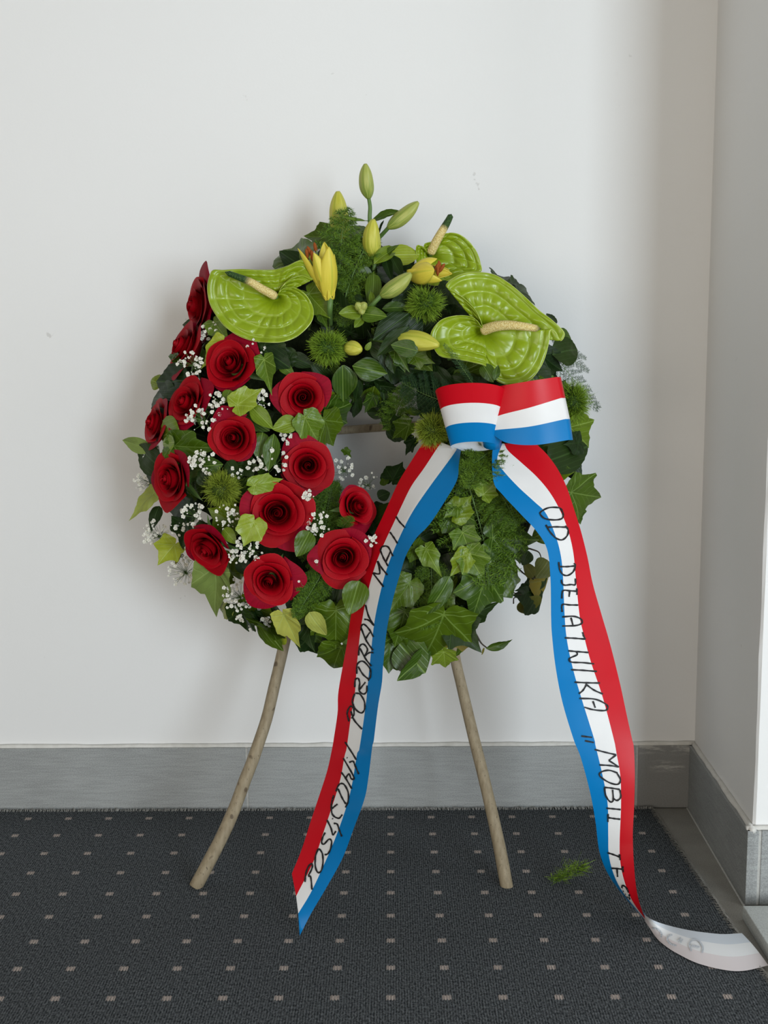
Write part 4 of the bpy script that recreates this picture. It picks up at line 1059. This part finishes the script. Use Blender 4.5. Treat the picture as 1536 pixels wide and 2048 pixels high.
BBS = [(424, 666, 20, 15, .020, 'under the left edge of the left anthurium'), (514, 694, 18, 13, .022, 'above and right of the large rose, under the left anthurium'),
 (380, 727, 22, 18, .045, 'on the crimson rose of the left edge'), (436, 806, 20, 16, .040, 'between the two upper middle roses, left of the yellowish ivy leaf'),
 (522, 800, 16, 14, .036, 'right of the yellowish ivy leaf, beside the round rose'), (402, 838, 26, 14, .045, 'left of the rose with the tight spiral'),
 (404, 925, 24, 22, .040, 'right of the top of the tall left rose'), (312, 903, 22, 14, .0, 'in the shade above the tall left rose'),
 (569, 872, 16, 7, .024, 'left of the rose on the rim of the hole, on dark leaves'), (545, 924, 26, 14, .030, 'left below the rose on the rim of the hole'),
 (504, 926, 14, 6, .024, 'above the fuzzy olive ball, under the tight rose'), (470, 945, 12, 5, .024, 'just above the fuzzy olive ball'),
 (291, 962, 20, 18, -.015, 'at the left edge against the wall, left of the tall rose'), (386, 1030, 22, 16, .026, 'below the tall left rose, on a dark ivy leaf'),
 (358, 1056, 16, 12, .016, 'left of the dark rose turned down'), (311, 1068, 24, 26, -.015, 'at the left edge against the wall above the yellowish ivy tip'),
 (458, 1034, 24, 18, .030, 'under the fuzzy olive ball'), (500, 1098, 26, 20, .034, 'below the bright ivy leaf between three roses'),
 (468, 1112, 14, 9, .036, 'right of the dark rose turned down'), (366, 1141, 28, 28, -.012, 'at the lower left edge, left of the big pale ivy leaf'),
 (474, 1190, 28, 26, -.004, 'right of the big pale ivy leaf, left of the lowest rose'), (497, 1232, 24, 18, -.010, 'at the bottom edge under the lowest rose'),
 (541, 1246, 16, 10, -.010, 'at the bottom edge beside the top of the left stand leg'), (638, 1046, 22, 17, .034, 'right of the widest rose'),
 (617, 990, 10, 8, .060, 'on the petals between the widest rose and the rim rose'), (684, 938, 22, 13, .010, 'on the left rim of the hole over light leaves'),
 (735, 966, 20, 9, .004, 'in the bottom of the hole against the wall'), (742, 1078, 12, 7, .040, 'on the red edge of the left ribbon tail beside the touching rose'),
 (598, 1166, 3, 1, .040, 'as a single floret right of the lowest rose'), (632, 1125, 4, 2, .040, 'as a pair of florets left of the touching rose')]
for (px, py, rp, nf, lf, lab) in BBS:
    P = sp(px, py, lf); root = thing('babys_breath_sprig', "white baby's breath "+lab, 'flower', P, "baby's breath among the roses")
    B = sp(px+random.uniform(-1, 1)*8+(747-px)*.06, py+12, lf-.030); st = MB(); fl = MB(); ctr = B.lerp(P, .6)
    tube(st, [B, B.lerp(ctr, .5)+Vector((.002, 0, 0)), ctr], [.0005, .0004, .0003], 4)
    nf = int(nf*1.9)
    for k in range(nf):
        a = random.uniform(0, 2*PI); r = rp*math.sqrt(random.random())*1.15
        q = at(px+r*math.cos(a), py+r*math.sin(a), P.y+random.uniform(-.010, .006)); mm = ctr.lerp(q, .5)+Vector((0, .003, random.uniform(-.002, .002)))
        tube(st, [ctr, mm, q], [.00028, .00022, .00018], 3, caps=False); floret(fl, q, random.choice((.0009, .0016, .0021, .0027, .0031)))
    st.obj('stem', M_STEM, root); o = fl.obj('florets', M_WHITE, root, smooth=False); o['kind'] = 'stuff'

# ---------------------------------------------------------------- ribbon
def rib_mat(name, c, back):
    M, t = mat(name, c, .36, .22); g = t.n.new('ShaderNodeNewGeometry').outputs['Backfacing']
    n1 = t.noise(30, 2, t.pos()); cc = t.mix(n1, rgba(c, .94), rgba(c, 1.05)); t.base(t.mix(g, cc, rgba(back))); return M
MR = rib_mat('red_satin_ribbon', (.57, .003, .012), (.66, .61, .62)); MW = rib_mat('white_satin_ribbon', (.80, .80, .80), (.72, .73, .74)); MBl = rib_mat('blue_satin_ribbon', (.0, .185, .49), (.56, .60, .65))
M_INK, t = mat('black_marker_ink', (.012, .012, .014), .5, .3)
M_GHOST, t = mat('ink_showing_through', (.47, .50, .54), .6, .3)
TH_R = .0004
ribR = thing('tricolour_ribbon', 'red, white and blue ribbon bow with two long handwritten tails hanging to the carpet', 'ribbon', sp(985, 880, .05))
def pts(s):
    out = []
    for tok in s.split():
        if tok[0] in 'ABCDEFGHKT' and tok.rstrip('0123456789') in 'ABCDEFGHKT': z_ = tok; continue
        x_, y_ = tok.split(','); out.append(np.array(zp(z_, float(x_), float(y_))))
    return out
def ribgrid(L4, n, Yf, sub=5):
    D = [np.array(cr([tuple(q) for q in l], 500)) for l in L4]
    c1, c2 = D[1], D[2]
    def arc(A, k):
        s = np.r_[0, np.cumsum(np.linalg.norm(np.diff(A, axis=0), axis=1))]; s /= s[-1]; u = np.linspace(0, 1, k); return np.c_[np.interp(u, s, A[:, 0]), np.interp(u, s, A[:, 1])]
    cen = .5*(arc(c1, 500)+arc(c2, 500)); ker = np.ones(41)/41
    pad = np.r_[2*cen[0]-cen[20:0:-1], cen, 2*cen[-1]-cen[-2:-22:-1]]; cen = np.c_[np.convolve(pad[:, 0], ker, 'valid'), np.convolve(pad[:, 1], ker, 'valid')]
    # extend the centre line at both ends so that edges longer than the middle are followed too
    ext = 70; d0_ = cen[0]-cen[6]; d0_ /= np.linalg.norm(d0_); d1_ = cen[-1]-cen[-7]; d1_ /= np.linalg.norm(d1_)
    cen = np.r_[[cen[0]+d0_*k for k in np.linspace(ext, 1, 30)], cen, [cen[-1]+d1_*k for k in np.linspace(1, ext, 30)]]
    idx = np.linspace(0, len(cen)-1, n).astype(int); G = []; last = [0]*4
    for i in idx:
        c_ = cen[i]; tg = cen[min(i+8, len(cen)-1)]-cen[max(i-8, 0)]; tg /= np.linalg.norm(tg); row = []
        for k, l in enumerate(D):
            d_ = np.abs((l-c_)@tg)+np.where(np.linalg.norm(l-c_, axis=1) > 190, 1e3, 0); d_[:last[k]] = 1e6; j = int(np.argmin(d_)) if d_.min() < 1e3 else last[k]; last[k] = j; row.append(l[j])
        G.append(row)
    g2 = []
    for i, row in enumerate(G):
        r = []
        for s in range(3):
            for k in range(sub): r.append(row[s]*(1-k/sub)+row[s+1]*(k/sub))
        r.append(row[3]); g2.append(r)
    return np.array(g2)            # n x (3*sub+1) x 2 pixels
def ribmesh(name, G, Y, order, root, flip=False, P3=None):
    n, m = G.shape[:2]; sub = (m-1)//3
    V = [at(G[i, j, 0], G[i, j, 1], Y[i, j]) for i in range(n) for j in range(m)] if P3 is None else P3
    Fc = []; mi = []
    for i in range(n-1):
        for j in range(m-1):
            f = (i*m+j, i*m+j+1, (i+1)*m+j+1, (i+1)*m+j); Fc.append(f[::-1] if flip else f); mi.append(order[j//sub])
    o = mesh_obj(name, V, Fc, [MR, MW, MBl], None, True, mi); reparent(o, root); return o
def strokes(name, txt, G, Y, root, wpx=3.2, m=M_INK, lift=.0010):
    GP = G.reshape(-1, 2); YY = Y.reshape(-1); mb = MB(); cuts = np.cumsum(list(name)).tolist(); n_ = 0
    for line in txt.strip().splitlines():
        if n_ in cuts: mb.obj('letter', m, None, smooth=False).parent = root; mb = MB()
        n_ += 1
        P = pts(line)
        if len(P) < 2: continue
        P = cr([tuple(p) for p in P], max(6, 6*len(P))) if len(P) > 2 else cr([tuple(p) for p in P], 8)
        V = []
        for i, p_ in enumerate(P):
            tg = P[min(i+1, len(P)-1)]-P[max(i-1, 0)]; tg = tg/(np.linalg.norm(tg)+1e-6); nn = np.array([-tg[1], tg[0]])
            k = wpx*.5*(1+.15*math.sin(i*.9)); 
            for s in (-1, 1):
                q = p_+nn*s*k; d_ = np.linalg.norm(GP-q, axis=1); ix = np.argpartition(d_, 4)[:4]; w_ = 1/(d_[ix]+.5)**2; yy = float((YY[ix]*w_).sum()/w_.sum())
                V.append(at(q[0], q[1], yy-lift))
        mb.add(V, [(2*i, 2*i+1, 2*i+3, 2*i+2) for i in range(len(P)-1)])
    assert n_ == cuts[-1], (n_, cuts[-1])
    mb.obj('letter', m, None, smooth=False).parent = root
def interp(keys, y): ks = sorted(keys); return float(np.interp(y, [k[0] for k in ks], [k[1] for k in ks]))
def sm(keys, y):     # smooth interpolation
    a = [interp(keys, y+d_) for d_ in (-60, -40, -20, 0, 20, 40, 60)]; return sum(a)/7
# left tail
Lr = pts('E 858,300 820,355 740,480 660,610 600,740 545,860 490,980 430,1160 390,1330 345,1480 312,1700 T1 480,1560 472,1740 440,1960 T2 490,240 440,470 360,720 290,930 200,1210 110,1430')
Lrw = pts('E 945,350 915,390 830,520 745,640 680,770 620,900 555,1040 500,1180 455,1340 425,1480 400,1640 380,1840 T1 612,1600 585,1750 545,2040 T2 600,340 560,560 480,820 400,1060 310,1320 150,1640')
Lwb = pts('E 1040,390 1035,415 870,640 760,800 690,930 610,1110 560,1260 515,1450 490,1600 465,1840 T1 720,1500 700,1700 650,2040 T2 720,300 670,600 620,800 530,1060 430,1300 290,1600 170,1800')
Lb = pts('E 1075,400 1060,500 1052,590 1000,690 870,890 780,985 710,1100 665,1240 620,1400 580,1600 555,1840 T1 835,1500 802,1700 760,2040 T2 860,240 820,560 785,740 690,1000 580,1290 420,1580 290,1800 183,2010')
G = ribgrid([Lr, Lrw, Lwb, Lb], 150, None); nst, mst = G.shape[:2]
tipY = on_floor(599, 1872, .0050).y
YL = [(880, 1.415), (960, 1.395), (1050, 1.375), (1200, 1.362), (1400, 1.352), (1600, 1.345), (1750, 1.338), (1872, tipY+.002)]
Yg = np.array([[sm(YL, G[i, j, 1])-(j/(mst-1)-.5)*.058*min(1, max(0, (1872-G[i, j, 1])/250)) for j in range(mst)] for i in range(nst)])
for i in range(nst):
    for j in range(mst):
        if G[i, j, 1] > 1780: Yg[i, j] = max(Yg[i, j], on_floor(G[i, j, 0], G[i, j, 1], .0046).y-.2) if False else min(Yg[i, j], on_floor(G[i, j, 0], G[i, j, 1], .0050).y)
tl = ribmesh('ribbon_tail', G, Yg, (0, 1, 2), ribR, flip=True)
TXL = """T2 232,1508 240,1430 262,1368 290,1338 302,1352 292,1395 262,1450
T2 262,1455 285,1462 298,1580
T2 352,1205 330,1270 328,1360 352,1420 385,1400 400,1320 392,1240 362,1200 345,1225
T2 420,1048 398,1090 387,1140 410,1155 455,1110 480,1130 470,1200 445,1245 415,1255
T2 437,930 475,1010 492,1068 520,1035
T2 486,916 492,922
T2 500,962 532,970 550,1020 575,1085
T2 500,700 478,790 488,880 545,915 580,880
T2 484,825 512,800 535,783
T2 520,665 540,615 565,592 600,605 635,680 632,760 608,815
T2 540,640 575,720 612,782
T2 570,486 612,545 668,640
T2 606,550 640,502 662,545 687,550 672,500 588,355
T2 622,350 628,354
T2 643,395 680,385 700,430 733,505
T2 605,205 650,275 710,370
T1 565,1815 550,1745 575,1692 600,1705 606,1755 585,1790
T1 580,1730 608,1805 672,1878
T1 612,1588 592,1650 620,1715 665,1745 692,1715 690,1650 655,1592 615,1582
T1 612,1535 616,1475 640,1462 652,1500 648,1560 680,1590 708,1572 712,1520
T1 645,1560 700,1492
T1 628,1425 634,1345 680,1322 735,1380 742,1440 722,1482
T1 640,1365 680,1430 728,1470
T1 655,1215 700,1300 748,1362
T1 643,1275 652,1200 685,1182 716,1225 692,1280
T1 692,1280 730,1252 765,1250
T1 665,1070 668,1030 690,1020 730,1060 765,1122
T1 665,1050 705,1150 762,1232
T1 702,1135 735,1085
T1 700,860 725,950 770,1030
T1 770,1028 725,985 690,978
T1 848,712 760,598
T1 760,598 812,605 815,570 798,500
T1 798,500 835,560 880,615
T1 820,412 838,382 885,385 925,460
T1 820,410 850,480 885,542
T1 868,505 905,420
T1 900,262 930,305 962,355
T1 950,135 980,180 1026,226"""
strokes((2,1,1,1,2,2,2,2,2,1,2,1,2,2,3,3,2,3,3,1,1), TXL, G, Yg, tl); tl['label'] = 'left tail with a slanted cut end'
# right tail down to the twist
Rb = pts('F 500,560 478,640 488,860 560,960 700,1110 820,1240 900,1380 925,1600 930,1900 T3 345,1200 375,1460 430,1740 520,2040 T4 80,280 150,540 190,760 215,960 260,1100 330,1220 450,1370 545,1475')
Rbw = pts('F 555,565 515,690 560,770 680,900 800,1010 890,1100 960,1260 1000,1400 1020,1560 1035,1900 T3 470,1250 520,1480 590,1720 690,2040 T4 190,190 240,400 280,620 285,860 290,1010 330,1160 400,1290 552,1480')
Rwr = pts('F 570,565 600,620 700,710 820,820 920,940 1000,1080 1060,1230 1100,1400 1120,1600 1148,1880 T3 600,1170 660,1400 760,1700 850,2040 T4 345,240 375,420 380,640 370,900 375,1060 405,1200 460,1340 562,1490')
Rr = pts('F 800,545 830,580 900,650 980,760 1050,900 1110,1080 1160,1240 1210,1440 1250,1640 1318,1880 T3 820,1260 900,1580 960,1860 1000,2040 T4 475,200 483,400 478,640 468,860 478,1100 500,1290 540,1430 590,1535')
G = ribgrid([Rb, Rbw, Rwr, Rr], 150, None); nst, mst = G.shape[:2]
endY = on_floor(1298, 1858, .012).y
YR = [(880, 1.425), (950, 1.400), (1050, 1.372), (1200, 1.362), (1400, 1.355), (1600, 1.348), (1750, 1.345), (1850, endY+.006)]
Yg = np.array([[sm(YR, G[i, j, 1])+(j/(mst-1)-.5)*.030*min(1, max(-1, (1560-G[i, j, 1])/200)) for j in range(mst)] for i in range(nst)])
for i in range(nst):
    for j in range(mst): Yg[i, j] = min(Yg[i, j], on_floor(G[i, j, 0], G[i, j, 1], .0060).y)
tr = ribmesh('ribbon_tail', G, Yg, (2, 1, 0), ribR, flip=True); tr['label'] = 'right tail running down to a twist'
TXR = """T3 430,168 400,145 320,145 258,175 250,200 290,235 370,245 428,232 435,190 415,152
T3 305,305 380,302 462,305
T3 295,285 330,345 380,395 430,408 472,370 476,325 455,292
T3 405,628 470,628 532,622
T3 400,590 408,650 435,692 475,700 520,668 536,620 525,600
T3 537,725 535,775 500,775 450,780 428,765 422,735
T3 545,830 490,826 435,826 425,890
T3 490,828 485,876
T3 548,805 550,860
T3 560,943 490,942 430,940 428,1000
T3 430,1040 520,1035 578,1055 592,1088 545,1110 430,1115
T3 500,1045 518,1112
T3 450,1212 530,1215 612,1222
T3 596,1165 602,1190 618,1226
T3 480,1318 560,1325 645,1332
T3 545,1325 550,1350 492,1378 488,1400 515,1412 600,1415 690,1425
T3 503,1473 600,1478 712,1487
T3 530,1575 630,1580 738,1582
T3 630,1590 600,1640 565,1670
T3 620,1590 690,1640 762,1672
T3 570,1708 700,1715 790,1758 800,1792 770,1808 680,1800 610,1780
T3 680,1730 700,1785
T4 85,120 165,130
T4 112,155 178,168
T4 185,220 260,240 345,260
T4 345,260 290,302
T4 290,302 365,350
T4 365,350 300,340 220,335
T4 355,395 290,375 230,390 225,420 290,465 355,480 376,445 350,395
T4 255,502 310,508 372,518
T4 258,505 265,560 298,608 322,598 318,520
T4 318,580 350,600 378,575 372,520
T4 272,658 320,662 378,668
T4 375,740 330,735 285,728
T4 284,700 283,760
T4 280,990 320,1002 372,1022
T4 368,1000 374,1045
T4 308,1105 350,1108 392,1112
T4 350,1110 354,1170
T4 392,1090 396,1135
T4 388,1262 388,1235 415,1245 438,1292 444,1335 415,1310 390,1270"""
strokes((1,2,2,1,3,1,2,2,2,1,3,2,1,1,4,1,3,1,2,2,3,1), TXR, G, Yg, tr)
# end of the right tail, turned over and lying on the carpet with its pale back up
def arcs(P, n): 
    A = np.array(cr([tuple(q) for q in P], 300)); s = np.r_[0, np.cumsum(np.linalg.norm(np.diff(A, axis=0), axis=1))]; u = np.linspace(0, s[-1], n); return np.c_[np.interp(u, s, A[:, 0]), np.interp(u, s, A[:, 1])]
up = arcs(pts('T4 545,1440 580,1468 640,1500 750,1535 900,1568 1050,1588 1150,1595 1280,1588'), 60)
lo = arcs(pts('T4 560,1500 590,1545 650,1630 720,1690 800,1740 950,1812 1150,1862 1300,1868 1478,1828'), 60)
m = 16; P3 = []; Gp = np.zeros((60, m, 2)); Yp = np.zeros((60, m))
for i in range(60):
    s = i/59
    zu = .006+.030*math.exp(-(s/.18)**2)+.012*math.sin(PI*s)+.004*s; zl = .0052+.014*math.exp(-(s/.10)**2)
    A = on_floor(up[i, 0], up[i, 1], zu); B = on_floor(lo[i, 0], lo[i, 1], zl)
    for j in range(m):
        u = j/(m-1); P = A.lerp(B, u)+Vector((0, 0, .004*math.sin(PI*u)*(1-s*.5))); P3.append(P); q = proj(P); Gp[i, j] = q; Yp[i, j] = P.y
te = ribmesh('ribbon_tail_end', Gp, Yp, (2, 1, 0), ribR, flip=True, P3=P3); te['label'] = 'pale underside of the tail end lying on the carpet'
TXG = """T4 612,1552 650,1558 680,1590 678,1620
T4 762,1600 735,1610 725,1635 745,1665 792,1682
T4 805,1642 842,1636
T4 820,1618 826,1660
T4 905,1722 890,1672 912,1638 955,1640 990,1690 985,1735
T4 905,1678 965,1692"""
# lettering seen through the cloth: laid on the surface
def floor_strokes(txt, wpx):
    GP = Gp.reshape(-1, 2); ZZ = np.array([p_.z for p_ in P3]); mb = MB()
    for n_, line in enumerate(txt.strip().splitlines()):
        if n_ in (1, 2, 4): o_ = mb.obj('letter', M_GHOST, None, smooth=False); o_.parent = te; o_['label'] = 'faint letter showing through'; mb = MB()
        P = pts(line); P = cr([tuple(p_) for p_ in P], 6*len(P)); V = []
        for i, p_ in enumerate(P):
            tg = P[min(i+1, len(P)-1)]-P[max(i-1, 0)]; tg = tg/np.linalg.norm(tg); nn = np.array([-tg[1], tg[0]])
            for s in (-1, 1):
                q = p_+nn*s*wpx*.5; d_ = np.linalg.norm(GP-q, axis=1); ix = np.argpartition(d_, 4)[:4]; w_ = 1/(d_[ix]+.5)**2
                V.append(on_floor(q[0], q[1], float((ZZ[ix]*w_).sum()/w_.sum())+.0008))
        mb.add(V, [(2*i, 2*i+1, 2*i+3, 2*i+2) for i in range(len(P)-1)])
    o_ = mb.obj('letter', M_GHOST, None, smooth=False); o_.parent = te; o_['label'] = 'faint letter showing through'
floor_strokes(TXG, 3.0)
# bow: left loop is a cone-like roll seen end on, right loop a flat fold
YB = 1.372
def loop_roll():
    nA, m = 72, 16; P3 = []
    topc = at(940, 782, YB+.006); botc = at(948, 893, YB+.024)
    for i in range(nA+1):
        a = 2*PI*i/nA-PI/2
        for j in range(m):
            u = j/(m-1); c_ = topc.lerp(botc, u); rx = .0415*(1-u)+.0285*u; ry = .030*(1-u)+.018*u
            bow = .0105*(1-.3*u)                # front edge of the roll rises in the middle
            P3.append(c_+Vector((math.sin(a+PI/2)*-rx, -math.cos(a+PI/2)*ry, math.cos(a+PI/2)*bow)))
    G_ = np.zeros((nA+1, m, 2)); Y_ = np.zeros((nA+1, m))
    return ribmesh('bow_loop', G_, Y_, (0, 1, 2), ribR, flip=True, P3=P3)
o = loop_roll(); o['label'] = 'short rolled loop facing the viewer'
tp = arcs([(968, 778), (1000, 772), (1060, 762), (1113, 754)], 30)
l1 = arcs([(968, 850), (996, 832), (1060, 815), (1122, 796)], 30)
l2 = arcs([(966, 866), (992, 860), (1060, 853), (1131, 838)], 30)
bt = arcs([(966, 872), (985, 870), (1015, 886), (1070, 890), (1137, 880)], 30)
rows = []; rowY = []
for i in range(30): rows.append((tp[i], l1[i], l2[i], bt[i])); s = i/29; rowY.append((YB+.012-.022*math.sin(PI*min(1, s*.75))*1.0, ))
e = rows[-1]; ye = rowY[-1][0]; nw_ = 10
for k in range(1, nw_+1):
    a = PI*k/nw_; rows.append(tuple(q+np.array([9*math.sin(a), 0]) for q in e)); rowY.append((ye+.016*(1-math.cos(a)),))
for i in range(1, 30):
    s = i/29; rows.append(tuple(q*(1-s)+w2*s for q, w2 in zip(e, rows[0]))); rowY.append((ye+.032-.014*s+.006*math.sin(PI*s),))
G_ = []; Y_ = []
for r_, y_ in zip(rows, rowY):
    rr = []; yy = []
    for s in range(3):
        for k in range(5): rr.append(r_[s]*(1-k/5)+r_[s+1]*(k/5))
    rr.append(r_[3])
    for j in range(16):
        u = j/15; yy.append(y_[0]+.010*u*u*(1-.6*abs(u)))
    G_.append(rr); Y_.append(yy)
o = ribmesh('bow_loop', np.array(G_), np.array(Y_), (0, 1, 2), ribR, flip=False); o['label'] = 'wide folded loop on the right'
# knot behind the rolls
mb = MB(); tube(mb, [at(975, 862, YB+.030), at(985, 876, YB+.026), at(984, 892, YB+.030)], [.010, .013, .011], 12); mb.obj('knot', MBl, ribR)
